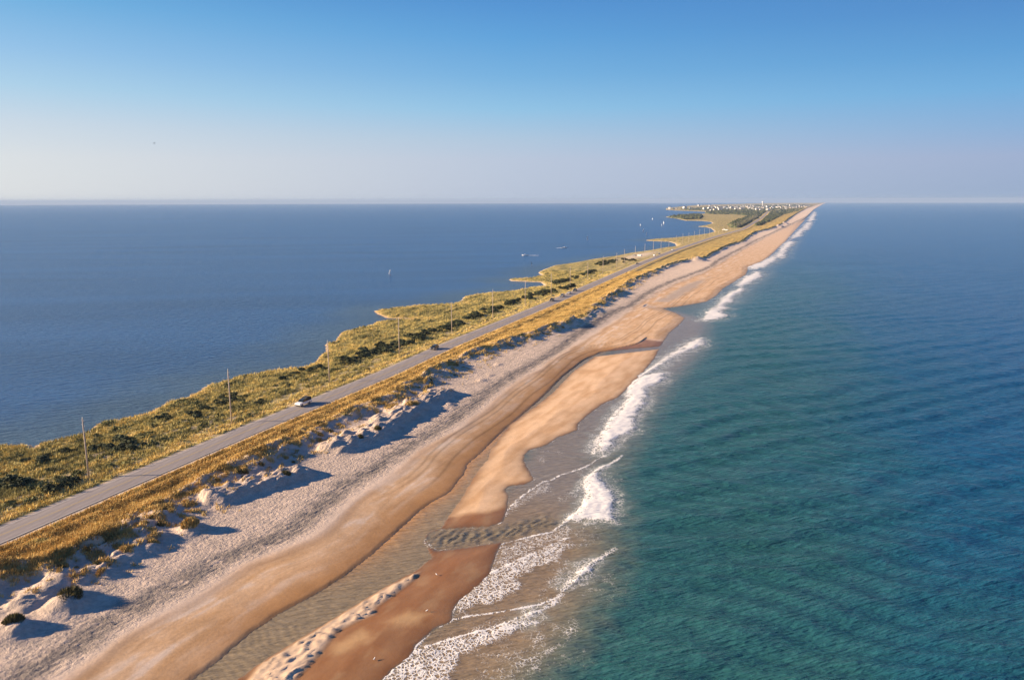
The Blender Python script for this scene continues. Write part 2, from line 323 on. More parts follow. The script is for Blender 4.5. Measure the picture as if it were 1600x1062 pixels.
# --- water
def geo_rot(nt, sc_, rot):
    g = N(nt, 'ShaderNodeNewGeometry'); a = N(nt, 'ShaderNodeMapping'); a.inputs['Rotation'].default_value = (0, 0, -rot); nt.links.new(g.outputs['Position'], a.inputs['Vector'])
    b_ = N(nt, 'ShaderNodeMapping'); b_.inputs['Scale'].default_value = (sc_[0], sc_[1], 1); nt.links.new(a.outputs['Vector'], b_.inputs['Vector']); return b_.outputs['Vector']
def water(name, chop, rot, tonek=.4, r_=.17):
    m, nt, b = mat(name, rough=.3, spec=.5); b.inputs['IOR'].default_value = 1.33
    V = geo_rot(nt, chop, rot)
    Vf = geo_pos(nt)
    foam = attr(nt, 'foam'); base = attr(nt, 'albedo', 'Color'); calm = attr(nt, 'calm')
    vo = N(nt, 'ShaderNodeTexVoronoi'); vo.feature = 'DISTANCE_TO_EDGE'; vo.inputs['Scale'].default_value = 1.6
    dist = N(nt, 'ShaderNodeVectorMath'); dist.operation = 'ADD'
    nz = N(nt, 'ShaderNodeTexNoise'); nz.inputs['Scale'].default_value = 1.3; nz.inputs['Detail'].default_value = 4; nt.links.new(Vf, nz.inputs['Vector'])
    sc = N(nt, 'ShaderNodeVectorMath'); sc.operation = 'SCALE'; sc.inputs['Scale'].default_value = 1.1; nt.links.new(nz.outputs['Color'], sc.inputs[0])
    nt.links.new(Vf, dist.inputs[0]); nt.links.new(sc.outputs[0], dist.inputs[1]); nt.links.new(dist.outputs[0], vo.inputs['Vector'])
    lace = mth(nt, 'SUBTRACT', 1.0, mth(nt, 'MULTIPLY', vo.outputs['Distance'], 3.2), clamp=True)
    lace = mth(nt, 'MULTIPLY_ADD', noise(nt, Vf, .9, 7, .75), .85, mth(nt, 'MULTIPLY', lace, .45))
    th = mth(nt, 'SUBTRACT', mth(nt, 'ADD', lace, mth(nt, 'MULTIPLY', foam, .82)), 1.0)
    cov = mth(nt, 'MULTIPLY', th, 4.0, clamp=True)
    cov = mth(nt, 'MULTIPLY', cov, mth(nt, 'MULTIPLY', foam, 4.0, clamp=True))
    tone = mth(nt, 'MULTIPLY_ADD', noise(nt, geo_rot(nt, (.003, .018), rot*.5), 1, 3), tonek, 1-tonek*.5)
    crest_ = mth(nt, 'MULTIPLY_ADD', noise(nt, V, 1.0, 3, .6), 1.3, .35)  # wave light put into the colour: crests lighter, troughs darker
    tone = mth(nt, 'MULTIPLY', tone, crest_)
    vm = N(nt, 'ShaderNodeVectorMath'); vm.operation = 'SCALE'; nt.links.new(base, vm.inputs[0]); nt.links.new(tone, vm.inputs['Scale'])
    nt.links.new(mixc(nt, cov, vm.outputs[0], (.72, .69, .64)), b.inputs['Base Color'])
    r0 = mth(nt, 'MULTIPLY_ADD', calm, -.02, r_)
    nt.links.new(mth(nt, 'ADD', r0, mth(nt, 'MULTIPLY', cov, .5)), b.inputs['Roughness'])
    nt.links.new(mth(nt, 'MULTIPLY_ADD', calm, -.42, .5), b.inputs['Specular IOR Level'])
    h = mth(nt, 'ADD', mth(nt, 'MULTIPLY', noise(nt, V, 1.0, 3, .6), .60), mth(nt, 'MULTIPLY', noise(nt, V, .28, 3, .5), .95))
    h = mth(nt, 'ADD', h, mth(nt, 'MULTIPLY', cov, .25))
    bp = N(nt, 'ShaderNodeBump'); bp.inputs['Distance'].default_value = 1.0
    nt.links.new(mth(nt, 'MULTIPLY_ADD', calm, -.7, .95), bp.inputs['Strength'])
    nt.links.new(h, bp.inputs['Height']); nt.links.new(bp.outputs[0], b.inputs['Normal'])
    return m
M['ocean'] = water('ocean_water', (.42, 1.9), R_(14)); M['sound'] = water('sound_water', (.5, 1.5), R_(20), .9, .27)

def marsh_tone(s, t, dR, sh):
    return np.clip(.34+.34*np.exp(-((dR+7.5)/2.6)**2)+.30*np.exp(-np.maximum(sh, 0)/5.)-.22*ss(.0, .4, fbm(s/14, t/4.5, 3, 211))*ss(-11, -15, dR)+.38*fbm(s/20, t/5, 3, 101)+.42*fbm(s/3.2, t/1.9, 3, 117), 0, 1)
# ------------------------------------------------------------------ the ground sheet
def rows():
    out = [25.]
    while out[-1] < 26000:
        s = out[-1]; D = math.sqrt(s*s+110*110*(s < 400)+60*60)
        out.append(s+min(D*D/46080*1.15, .0062*D) if s > 60 else s+.35)
    return np.array(out)
S = rows(); n = len(S)
def Lb(s): return np.interp(s, [0, 350, 700, 1200, 1600, 2800, 5400, 9000, 26000], [-300, -300, -340, -340, -420, -800, -1500, -2100, -2300])
def Rb(s): return np.interp(s, [0, 300, 5000, 26000], [-14, -14, -20, 100])
mcol = 980
wgt = np.interp(np.linspace(0, 1, 400), [0, .35, .55, .6, 1], [.8, .8, 1.25, 1.25, 1.1]); cw = np.concatenate([[0], np.cumsum(wgt)]); cw /= cw[-1]
U = np.interp(np.linspace(0, 1, mcol), cw, np.linspace(0, 1, 401))
SS = np.repeat(S[:, None], mcol, 1); lb, rb = Lb(S)[:, None], Rb(S)[:, None]
fw = ss(1500, 4000, S)[:, None]
TT = lb+(rb-lb)*U[None, :]
z, q = terrain(SS, TT, True)
dR, dV, dS, dQ, sh, lg, md, sm, near = (q[k] for k in ('dR', 'dV', 'dS', 'dQ', 'sh', 'lg', 'md', 'sm', 'near'))
def col(*c): return np.array(c)[None, None, :]
def mx(a, b, k): return a+(b-a)*k[..., None]
far = ss(500, 1400, SS)
alb = np.ones(SS.shape+(3,))*col(.53, .415, .325)                              # loose dry sand
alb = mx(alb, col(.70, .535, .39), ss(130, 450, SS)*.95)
hf = pn(SS/.5, TT/.5, 57)
alb = mx(alb, col(.15, .13, .115), np.clip(q['band']*q['rough']*(.95+.9*sm+.6*hf)*(1-.3*far), 0, .9))  # wrack band, mostly the shade in trampled sand put into the albedo
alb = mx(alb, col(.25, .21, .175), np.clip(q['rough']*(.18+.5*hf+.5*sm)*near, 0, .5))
fl = np.exp(-((TT-q['tO']+.5+1.2*lg)/(1.0+.0016*SS))**2)*ss(300, 450, SS)*np.clip(.6+sm, 0, 1); alb = mx(alb, col(.26, .20, .16), fl*.8)
gp = ss(-2, 3, sdf(SS, TT, trace([(1022,475),(1056,456),(1071,447),(1101,437),(1109,434),(1096,445),(1090,451),(1071,462),(1045,475)]), far=30)+2*md);    # wrack and grit; the dark band is mostly painted shade of trampled sand
dO = TT-q['tO']+2.2*lg
orange = ss(-1.5, 2.5, dO)
streak = .65*fbm(SS/13+.8*md, (TT-q['tO'])/3.6+.5*md, 4, 61)+.5*fbm(SS/30, (TT-q['tO'])/2.0, 3, 62)
oc = mx(np.ones_like(alb)*col(.66, .45, .275), col(.52, .31, .15), np.clip(.45+1.1*streak, 0, 1))
st2 = fbm(SS/9+.5*md, (TT-q['tO'])/1.1, 4, 65)
oc = mx(oc, col(.66, .53, .41), ss(.0, .45, -streak)*.7*(1-ss(7, 12, dO)))
oc = mx(oc, col(.36, .21, .10), ss(.22, .6, st2)*.4*near)
oc = oc*(1+.10*np.clip(pn(SS/.9, TT/.45, 68)+.6*sm, -1, 1)*near)[..., None]
oc = mx(oc, col(.42, .21, .075), ss(9, 1, dQ)*ss(40, 90, SS)*(~q['rightof'])*(SS < 320)*.85)
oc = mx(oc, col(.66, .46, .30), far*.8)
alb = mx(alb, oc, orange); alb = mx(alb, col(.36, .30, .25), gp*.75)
damp = np.exp(-((dO-1.0-1.5*pn(SS/16, SS*0, 64))/1.0)**2)
alb = mx(alb, col(.33, .20, .11), damp*.45*(1-far))
wt = np.zeros_like(SS)
# outer bar, wet flats, rippled bar
R2 = q['rightof'] & (SS < 330)
bar = ss(-1.0, 2.2, sdf(SS, TT, BAR, far=20)+.8*md+.4*sm)*R2
lowc = mx(np.ones_like(alb)*col(.26, .115, .038), col(.30, .15, .06), np.clip(.5+1.2*fbm(SS/10, TT/3, 3, 71), 0, 1))
lowc = mx(lowc, col(.36, .215, .10), ss(.1, .55, fbm(SS/6, TT/2.5, 3, 77))*.55)
alb = mx(alb, lowc, (R2 & (SS < 325)).astype(float)*(1-bar)); wt = np.maximum(wt, R2*(1-bar)*1.0)
bc = mx(np.ones_like(alb)*col(.66, .44, .26), col(.52, .315, .16), np.clip(.35+1.3*fbm(SS/14, TT/3, 4, 75), 0, 1))
alb = mx(alb, bc, bar); wt = np.where(R2, np.maximum(wt*(1-bar), .25*bar), wt)
alb = mx(alb, col(.60, .44, .30), q['ridge']*R2); wt = wt*(1-.9*q['ridge'])
for p in PALE:
    kk = ss(-1.2, 1.6, sdf(SS, TT, p, far=20)+.9*sm)*R2; alb = mx(alb, col(.50, .31, .14), kk*.8)
# saturated edge next to any water
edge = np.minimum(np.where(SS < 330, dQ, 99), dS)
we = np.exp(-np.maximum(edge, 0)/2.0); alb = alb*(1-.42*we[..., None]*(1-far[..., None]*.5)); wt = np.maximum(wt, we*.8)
under = (edge < 0); alb = np.where(under[..., None], col(.16, .12, .08), alb)
# tyre tracks and drainage rills along the berm
for off, wd in ((3.8, .28), (5.4, .28), (9.5, .35)):
    tr = np.exp(-((TT-(q['tO']*.45+q['tL']*.55+off-8+1.6*pn(SS/35, SS*0, 83)))/wd)**2)*ss(120, 150, SS)*(1-ss(500, 800, SS)); alb = alb*(1-.35*tr[..., None])
# --- plants
vn = fbm(SS/7, TT/7, 3, 91); vn2 = fbm(SS/2.2, TT/3.0, 3, 95)
dune_veg = ss(1.6, -.8, dV+1.6*vn+1.3*vn2)*ss(3.9, 4.6, dR)
bare = ss(.16, .42, vn+.35*ss(-9, -1, dV)-.15*ss(-10, -14, dV)); dune_veg = dune_veg*(1-.7*bare*ss(-7, -3, dV)*near)
clump = ss(.12, .4, vn2+.35*vn)*np.exp(-((dV-2.5)/4.5)**2)*.8*near

marsh_veg = ss(-3.9, -4.6, dR)*ss(.1, 1.2, sh)
veg = np.clip(np.maximum(dune_veg, clump)*(dR > 3.5)+marsh_veg, 0, 1)*(1-ss(26000, 27000, SS))
gold = col(.50, .34, .105); brn = col(.27, .175, .055); olive = col(.23, .195, .06); dk = col(.055, .058, .026); tanp = col(.37, .28, .20)
vc = mx(np.ones_like(alb)*gold, brn, np.clip(.5+1.3*vn, 0, 1)*ss(9, 13, dR))
vc = mx(vc, col(.30, .26, .09), np.clip(.3+vn2, 0, 1)*.6)
mc = mx(np.ones_like(alb)*olive, gold*.8, np.clip(.38+1.2*fbm(SS/18, TT/7, 3, 101)+.35*ss(14, 2, sh), 0, 1))
thick = fbm(SS/16, TT/5, 3, 105)
mc = mx(mc, dk, ss(.05, .4, thick)*ss(-12, -20, dR)*ss(1, 6, sh)*.85)
mc = mx(mc, tanp, ss(.1, .38, fbm(SS/14, TT/3.5, 3, 109))*np.exp(-((dR+13)/5)**2)*.9)
cl_ = fbm(SS/3.2, TT/1.9, 3, 117); mc = mc*(1.22+.75*np.clip(cl_, -.7, .8)[..., None])
rust = fbm(SS/11, TT/6, 3, 113); mc = mx(mc, col(.36, .21, .10), ss(.15, .5, rust)*.6*ss(25, 5, sh)); mc = mx(mc, col(.40, .36, .11), ss(.2, .5, -rust)*.5)
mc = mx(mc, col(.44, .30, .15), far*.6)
mtn = marsh_tone(SS, TT, dR, sh)
mc2 = np.stack([np.interp(mtn, [0, .3, .62, 1], c) for c in ((.10, .31, .54, .64), (.095, .265, .40, .48), (.04, .095, .13, .23))], -1)
mc = mc*.35+mc2*.65; mc = mx(mc, tanp, ss(.12, .4, fbm(SS/5, TT/2.2, 3, 119))*.75*ss(-36, -14, dR))
vc = np.where((dR < 0)[..., None], mc, vc)
vc = mx(vc, col(.48, .33, .14), np.exp(-((dR-9.6)/1.8)**2)*.75)
vc = mx(vc, col(.36, .29, .11), np.exp(-((dR+8.5)/1.5)**2)*.6)
alb = mx(alb, vc, veg)
# pale shell and sand verge beside the asphalt
vg = ss(4.3, 3.6, np.abs(dR)+.5*vn2); alb = mx(alb, col(.40, .33, .25), vg)
# beaches on the sound side
sb = ss(3.5, 0, sh+1.2*vn)*ss(-10, -20, dR)*(SS > 380); alb = mx(alb, col(.50, .39, .28), sb*.8)
pts_b = trace([(999,399),(992,397)], 1.); sbb = np.exp(-(((SS-pts_b[0, 0])/60)**2+((TT-pts_b[0, 1])/12)**2)); alb = mx(alb, col(.55, .44, .33), sbb); veg = veg*(1-sbb)
reed = np.exp(-np.maximum(sh, 0)/1.2)*(SS < 380)*(dR < -20); alb = mx(alb, col(.24, .13, .05), reed*.6)
veg = veg*(1-vg)
XX, YY = to_xy(SS, TT)
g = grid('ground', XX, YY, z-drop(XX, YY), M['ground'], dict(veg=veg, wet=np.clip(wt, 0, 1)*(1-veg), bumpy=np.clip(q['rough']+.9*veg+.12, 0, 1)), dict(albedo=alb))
tag(g, kind='structure')

# ------------------------------------------------------------------ waters
FOAM = [  # outline px, strength, bank height
 ([(946,728),(932,735),(923,744),(915,753),(916,765),(917,777),(912,787),(906,798),(897,805),(885,814),(903,815),(931,814),(958,814),(959,802),(963,781),(959,771),(949,760),(938,748),(934,742)], 1.0, .55),
 ([(928,709),(933,688),(948,668),(960,648),(982,624),(984,604),(1002,587),(1039,582),(1036,596),(1012,607),(1009,631),(992,651),(989,675),(965,685),(948,705)], 1.0, .6),
 ([(1002,587),(1032,566),(1060,547),(1075,537),(1096,528),(1101,534),(1098,540),(1075,549),(1060,555),(1034,572),(1012,586)], 1.0, .6),
 ([(1101,501),(1107,489),(1113,484),(1125,477),(1130,468),(1138,460),(1153,453),(1159,450),(1158,454),(1144,462),(1138,468),(1146,471),(1132,473),(1126,478),(1136,482),(1119,484),(1133,493),(1116,499)], 1.0, .6),
 ([(1156,447),(1158,441),(1168,432),(1186,424),(1185,432),(1165,444)], 1.0, .5),
 ([(1171,417),(1180,412),(1191,410),(1205,403),(1215,401),(1210,406),(1192,417),(1174,421)], .9, .4),
 ([(1214,400),(1222,388),(1230,378),(1240,377),(1228,390),(1220,403)], .95, .5),
 ([(1238,372),(1247,362),(1253,360),(1247,369)], .95, .5),
 ([(1253,360),(1262,349),(1268,346),(1261,357)], .95, .5),
 ([(1264,346),(1270,334),(1274,331),(1271,343)], .95, .5),
 ([(715,939),(737,917),(764,896),(812,874),(850,857),(887,840),(887,857),(872,877),(840,888),(809,904),(816,922),(775,941),(730,952),(706,967)], .50, .08),
 ([(597,1062),(621,1042),(640,1025),(662,1012),(719,994),(767,982),(805,967),(842,954),(837,964),(797,994),(756,1009),(726,1024),(714,1045),(707,1062),(700,1085),(580,1085)], .52, .10),
 ([(886,917),(893,907),(904,893),(914,883),(930,877),(929,882),(912,901),(895,915)], 1.15, .5),
 ([(812,966),(826,958),(842,954),(838,960),(822,970)], 1.0, .3),
 ([(789,804),(797,793),(810,780),(830,765),(848,753),(861,750),(862,762),(840,775),(815,790),(800,805)], .36, .03),
 ([(780,854),(800,846),(833,837),(864,831),(884,816),(900,830),(890,842),(850,855),(812,873),(775,892),(772,875)], .40, .03),
]
LINES = [  # thin foam edges: polyline px, strength, half width m
 ([(780,819),(789,804),(797,793),(810,780),(830,765),(848,753),(861,750),(876,742),(896,736),(916,729),(935,717),(948,712)], .95, .3),
 ([(884,814),(864,831),(833,837),(800,846),(783,850),(778,860),(771,875),(765,897)], .95, .28),
 ([(885,814),(897,805),(906,798),(913,787),(917,777),(916,765),(915,753),(923,744),(932,735),(946,728),(958,722),(972,712)], 1.1, .5),
 ([(597,1062),(621,1042),(640,1025),(662,1012),(719,994),(767,982),(805,967),(842,954),(852,950)], 1.0, .35),
 ([(640,1025),(650,1008),(672,985),(704,969),(735,962),(775,957),(840,945),(880,930)], .95, .28),
 ([(704,969),(706,955),(716,940),(737,917),(764,896),(812,874),(850,857),(887,840)], 1.0, .32),
 ([(663,843),(668,852),(680,862)], .9, .18), ([(663,843),(668,834),(680,828)], .6, .15),
 ([(852,950),(870,938),(886,917),(893,907),(904,893),(914,883),(930,877),(945,868),(960,857)], .72, .7),
 ([(830,1050),(851,1022),(883,1003),(893,985),(899,972)], .40, 1.6),
 ([(928,709),(933,688),(948,668),(960,648),(982,624),(984,604),(1002,587),(1032,566),(1060,547),(1096,528)], 1.1, .6),
 ([(1101,501),(1107,489),(1125,477),(1130,468),(1138,460),(1159,450),(1158,441),(1168,432),(1186,424)], 1.0, 1.0),
 ([(1174,418),(1191,410),(1205,403),(1220,392),(1230,378),(1240,370),(1251,358),(1262,349),(1268,338),(1272,330)], .8, 3.5),
 ([(960,700),(975,690),(990,672)], .5, 1.2),
 ([(760,902),(800,884),(845,864),(878,850)], .66, 2.6), ([(625,1052),(665,1022),(722,1003),(770,990),(825,968)], .70, 2.2), ([(700,1000),(760,975),(800,962)], .36, 1.0),
 ([(815,785),(835,772),(855,762)], .45, 2.0), ([(880,880),(870,900),(850,920)], .35, 2.5), ([(860,980),(830,1010),(790,1040)], .36, 3.0),
]
MIL = [  # milky brown, churned water
 trace([(560,1100),(800,1075),(850,1040),(893,990),(915,950),(958,862),(955,830),(962,790),(950,745),(975,712),(995,675),(1015,640),(1040,600),(1100,545),(1105,500),(1035,482),(900,600),(780,760),(660,845),(700,960)])]
def water_sheet(name, side):
    out = [-260.]
    while out[-1] < 60: out.append(out[-1]+4)
    while out[-1] < 36000:
        s = out[-1]; D = math.sqrt(s*s+50*50+60*60)
        out.append(s+min(D*D/46080*1.3, .0075*D) if s > 60 else s+.5)
    Sx = np.array(out)
    D = np.sqrt(np.maximum(Sx, 0)**2+80*80)
    gs = [0.]
    stp = .0027 if side > 0 else .0036
    while gs[-1] < 80:
        gs.append(gs[-1]+(stp if gs[-1] < (1.0 if side > 0 else 1.6) else stp+.035*(gs[-1]-(1.0 if side > 0 else 1.6))))
    gs = np.array(gs)
    if side > 0: start = np.minimum(RUNL(Sx)-6, SEAT(Sx)-14)
    else: start = np.full_like(Sx, -158.)
    Sg = np.repeat(Sx[:, None], len(gs), 1)
    # a sheet fans out with distance, as the mesh needs less detail there
    wdt = gs[None, :]*D[:, None]
    Tg = start[:, None]+side*wdt
    # limit everything to 38 km
    return Sg, Tg
Sg, Tg = water_sheet('ocean', 1)
dS = -sdf(Sg, Tg, SEA_POLY); tS = SEAT(Sg)
run = ss(-.5, .5, sdf(Sg, Tg, RUN_POLY, far=40)+0.3)*(Tg < (RUNR(Sg)+2))*(Sg < 330)
off = np.maximum(-dS, 0)                                                    # metres seaward of the swash edge
fo = np.zeros_like(Sg); rise = np.zeros_like(Sg); halo = np.zeros_like(Sg); w1 = fbm(Sg/3.2, Tg/3.2, 3, 131); w2 = fbm(Sg/.9, Tg/.9, 2, 135)
for px, st_, hh in FOAM:
    p = trace(px); R0 = np.hypot(p[:, 0].mean(), p[:, 1].mean()); sc_ = np.clip(R0/250, .6, 8)
    d = sdf(Sg, Tg, p, far=12*sc_)+(w1*1.7+w2*.8)*sc_
    kk = ss(-1.2*sc_, (1.6 if R0 < 320 else .3)*sc_, d); fo = np.maximum(fo, kk*(st_ if st_ < .8 else st_*(.80+.2*ss(.3, 2.5, d/sc_)+(.15 if R0 > 320 else 0)))); rise = np.maximum(rise, kk*hh)
    if st_ > .8: hal = ss(-6*min(sc_, 2.2), -.5*min(sc_, 2.2), d+1.5*w1*min(sc_, 2)); fo = np.maximum(fo, hal*.40); halo = np.maximum(halo, hal)
for px, st_, wd in LINES:
    p = trace(px); d = sdf(Sg, Tg, p, closed=False, far=30)+.12*w2
    fo = np.maximum(fo, st_*np.exp(-(d/wd)**2)*np.clip(.8+.5*w1, .3, 1.2))
surf = ss(1, 5, off)*(1-ss(24, 40, off))*(Sg < 2500)
fo = np.maximum(fo, (.24+.25*w1)*ss(.5, 3, off)*(1-ss(-2, 1, sdf(Sg, Tg, trace([(663,843),(690,826),(765,822),(860,800),(900,822),(783,850),(680,862)]), far=15)))*(1-ss(16, 30, off+3*w1))*(Sg < 170)*ss(-6, 6, pn(Sg/12, Tg/12, 140)*10+2))
rim = np.exp(-((off-.35)/.35)**2)*(off > 0)*np.clip(.35+.8*w1, 0, .8)*(Sg > 80); fo = np.maximum(fo, rim*.8)
mil = np.zeros_like(Sg)
for p in MIL: mil = np.maximum(mil, ss(-8, 5, sdf(Sg, Tg, p, far=20)+2.6*w1))
farrim = ss(330, 500, Sg)*(1-ss(14, 30, off)); mil = np.maximum(mil, farrim*.5)
shelf = 1-ss(10, 150, off-8+18*fbm(Sg/60, Tg/30, 3, 151)+.0*Sg)
deep = np.ones(Sg.shape+(3,))*col(.006, .074, .175)
alb = mx(deep, col(.009, .080, .105), shelf*(1-ss(300, 1200, Sg)))
alb = mx(alb, col(.026, .098, .080), ss(.45, 1, shelf)*.75*(1-ss(250, 900, Sg)))
milc = mx(np.ones_like(alb)*col(.25, .175, .10), col(.20, .165, .135), ss(118, 150, Sg)); milc = mx(milc, col(.12, .125, .09), ss(9, 22, off+3*w1)*.8)
alb = mx(alb, milc, mil*.92)
alb = mx(alb, col(.20, .14, .085), ss(-1, 1.5, -dS)*(1-ss(118, 150, Sg))*(1-ss(6, 14, off))*(Sg < 400)*.7)
alb = mx(alb, col(.22, .26, .235), halo*.45)
rc = mx(np.ones_like(alb)*col(.215, .165, .10), col(.40, .205, .075), np.exp(-np.maximum(Tg-RUNL(Sg), 0)/2.2)*ss(86, 112, Sg)*(1-ss(170, 220, Sg)))
alb = mx(alb, rc, run)
calm = np.clip(np.maximum(run*.78, mil*.72), 0, 1)
# swell: long crests that turn towards the shore
ph = fbm(Sg/70, Tg/70, 2, 161)
X_, Y_ = to_xy(Sg, Tg)
dirx, diry = math.sin(R_(-31)), math.cos(R_(-31))
c1 = (X_*dirx+Y_*diry)/12.5+.85*ph+off*.006
amp = .23*ss(8, 40, off)*np.clip(.8+.6*fbm(Sg/35, Tg/50, 2, 165), .4, 1.2)
hw = amp*(np.sin(2*math.pi*c1)+.35*np.sin(4*math.pi*c1+.6)) + .12*ss(8, 40, off)*np.sin(2*math.pi*((X_*.35+Y_*.94)/6.1+1.2*pn(X_/40, Y_/24, 171)))
hw = hw*(1-.6*ss(200, 500, Sg))*(1-ss(600, 1800, Sg))
bars = sdf(Sg, Tg, trace([(663,843),(690,826),(765,822),(860,800),(900,822),(783,850),(680,862)]), far=15)
rip = ss(-1.0, 3.5, bars+.8*w1); alb = mx(alb, col(.16, .14, .09), rip*.6)
hr = rip*.15*np.sin(2*math.pi*((Sg*.1+Tg*.99)/1.7+.8*pn(Sg/3, Tg/3, 175)))
hr = hr+run*.032*np.sin(2*math.pi*((Sg*.9+Tg*.5)/1.1+1.2*pn(Sg/6, Tg/6, 177)))
zz = hw+.55*rise*(.7+.9*np.abs(w1)+.5*np.abs(w2))+hr*.8+.0
ok = np.clip(zz, -.5, 2)
# behind each shoreline crest the sheet climbs the sand a little
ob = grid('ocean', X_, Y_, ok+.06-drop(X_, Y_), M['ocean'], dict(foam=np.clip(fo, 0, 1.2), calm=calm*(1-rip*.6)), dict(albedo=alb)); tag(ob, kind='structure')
Sg, Tg = water_sheet('sound', -1)
X_, Y_ = to_xy(Sg, Tg)
shd = -sdf(Sg, Tg, LAND_POLY)
alb = np.ones(Sg.shape+(3,))*col(.021, .076, .178)
alb = mx(alb, col(.045, .085, .125), 1-ss(3, 45, shd+8*fbm(Sg/20, Tg/20, 2, 181)))
fo = .55*np.exp(-((shd-.6)/.7)**2)*(Sg > 500)*(pn(Sg/60, Tg/60, 185) > .1)
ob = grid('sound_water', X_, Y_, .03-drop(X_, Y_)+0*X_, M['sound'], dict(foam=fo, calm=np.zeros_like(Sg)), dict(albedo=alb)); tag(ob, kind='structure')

# ------------------------------------------------------------------ road
m, nt, b = mat('weathered_asphalt', rough=.85, spec=.3); M['asphalt'] = m
V = geo_pos(nt, (1, 1, 1), AL); Vs = geo_pos(nt, (1, .03, 1), AL)
ac = attr(nt, 'across')
f1 = mth(nt, 'MULTIPLY_ADD', noise(nt, V, 3.5, 5, .7), .30, .85); f2 = mth(nt, 'MULTIPLY_ADD', noise(nt, Vs, 1.3, 5, .7), .8, .6)
wheel = mth(nt, 'MULTIPLY', mth(nt, 'COSINE', mth(nt, 'MULTIPLY', ac, 3.6)), .06)
fk = mth(nt, 'ADD', mth(nt, 'MULTIPLY', f1, f2), wheel)
vm = N(nt, 'ShaderNodeVectorMath'); vm.operation = 'SCALE'; vm.inputs[0].default_value = (.235, .205, .19); nt.links.new(fk, vm.inputs['Scale']); nt.links.new(vm.outputs[0], b.inputs['Base Color'])
def strip(name, s0, s1, offs, z, mt, ds=lambda s: max(2, s*.01), attrs=True, parent=None):
    ssq = [s0]
    while ssq[-1] < s1: ssq.append(ssq[-1]+ds(ssq[-1]))
    a = np.array(ssq); tr = ROAD(a); da = np.gradient(tr, a)
    nx, ny = -da/np.sqrt(1+da*da), 1/np.sqrt(1+da*da)
    o = np.array(offs)
    Sx = a[:, None]+nx[:, None]*o[None]; Tx = tr[:, None]+ny[:, None]*o[None]
    X, Y = to_xy(Sx, Tx)
    return grid(name, X, Y, z-drop(X, Y)-.012*np.abs(o)[None]+0*X, mt, dict(across=np.repeat(o[None], len(a), 0)) if attrs else None)
road = tag(strip('road', 20, 9000, np.linspace(-3.3, 3.3, 9), 2.12, M['asphalt']), kind='structure')
M['white_paint'] = mat('worn_white_paint', (.50, .47, .43), .7)[0]; M['yellow_paint'] = mat('worn_yellow_paint', (.42, .30, .10), .7)[0]
for o_ in (-3.0, 3.0): tag(strip('edge_line_marking', 20, 1500, [o_-.07, o_+.07], 2.126, M['white_paint'], attrs=False), kind='structure')
for o_ in (-.12, .12): tag(strip('centre_line_marking', 20, 1500, [o_-.05, o_+.05], 2.126, M['yellow_paint'], attrs=False), kind='structure')

# ------------------------------------------------------------------ plants
def leafmat(name, stops, rough=.8):
    m, nt, b = mat(name, rough=rough, spec=.2)
    nt.links.new(ramp(nt, attr(nt, 'tint'), stops), b.inputs['Base Color'])
    return m
M['grass'] = leafmat('dune_grass_blades', [(0, (.18, .12, .04)), (.35, (.40, .275, .09)), (.7, (.66, .46, .17)), (1, (.42, .36, .13))])
M['marsh'] = leafmat('marsh_grass_blades', [(0, (.11, .105, .04)), (.32, (.37, .32, .115)), (.65, (.66, .50, .17)), (1, (.72, .56, .27))])
M['shrub'] = leafmat('dark_shrub_leaves', [(0, (.025, .032, .014)), (.5, (.055, .065, .025)), (1, (.11, .105, .04))])
M['stem'] = mat('grey_brown_stems', (.11, .085, .06), .9)[0]
def blades(name, s, t, hmin, hmax, wd, mt, tint, nb=5):
    X, Y = to_xy(s, t); Z = terrain(s, t)-drop(X, Y); n0 = len(s)
    k = np.repeat(np.arange(n0), nb); nn = len(k)
    a = rng.uniform(0, 2*math.pi, nn); r = rng.uniform(0, .34, nn)*np.repeat(rng.uniform(.6, 1.5, n0), nb)
    h = rng.uniform(hmin, hmax, n0)[k]*rng.uniform(.6, 1.1, nn); w = wd*rng.uniform(.6, 1.3, nn)
    bx = X[k]+np.cos(a)*r; by = Y[k]+np.sin(a)*r; bz = Z[k]-.08
    f = a+rng.uniform(-1, 1, nn)+math.pi/2; lean = rng.uniform(.1, .5, nn)*h
    ca, sa = np.cos(f)*w/2, np.sin(f)*w/2
    v0 = np.stack([bx-ca, by-sa, bz], -1); v1 = np.stack([bx+ca, by+sa, bz], -1)
    v2 = np.stack([bx+np.cos(a)*lean+.12*h, by+np.sin(a)*lean, bz+h], -1)
    V = np.stack([v0, v1, v2], 1).reshape(-1, 3)
    tn = np.clip(np.repeat((tint[k]+rng.uniform(-.12, .12, nn))[:, None], 3, 1), 0, 1)
    return raw_mesh(name, V, np.arange(len(V)), 3, mt, False, None, dict(tint=tn))
def scatter(nc, s0, s1, dt0, dt1, ref, keep):
    """candidates thin out with distance along the island"""
    s = s0*(s1/s0)**rng.uniform(0, 1, nc); t = ref(s)+rng.uniform(dt0, dt1, nc)
    p = keep(s, t); m = rng.uniform(0, 1, nc) < p; return s[m], t[m]
def keep_dune(s, t):
    _, q = terrain(s, t, True)
    vn = fbm(s/7, t/7, 3, 91); vn2 = fbm(s/2.2, t/3.0, 3, 95)
    d = ss(1.5, -.8, q['dV']+1.6*vn+1.3*vn2)*ss(4.3, 5.2, q['dR'])
    bare = ss(.16, .42, vn+.35*ss(-9, -1, q['dV'])-.15*ss(-10, -14, q['dV'])); d = d*(1-.8*bare*ss(-7, -3, q['dV']))
    cl = ss(.12, .4, vn2+.35*vn)*np.exp(-((q['dV']-2.5)/4.5)**2)*.7
    return np.maximum(d, cl)*(q['dR'] > 4.2)
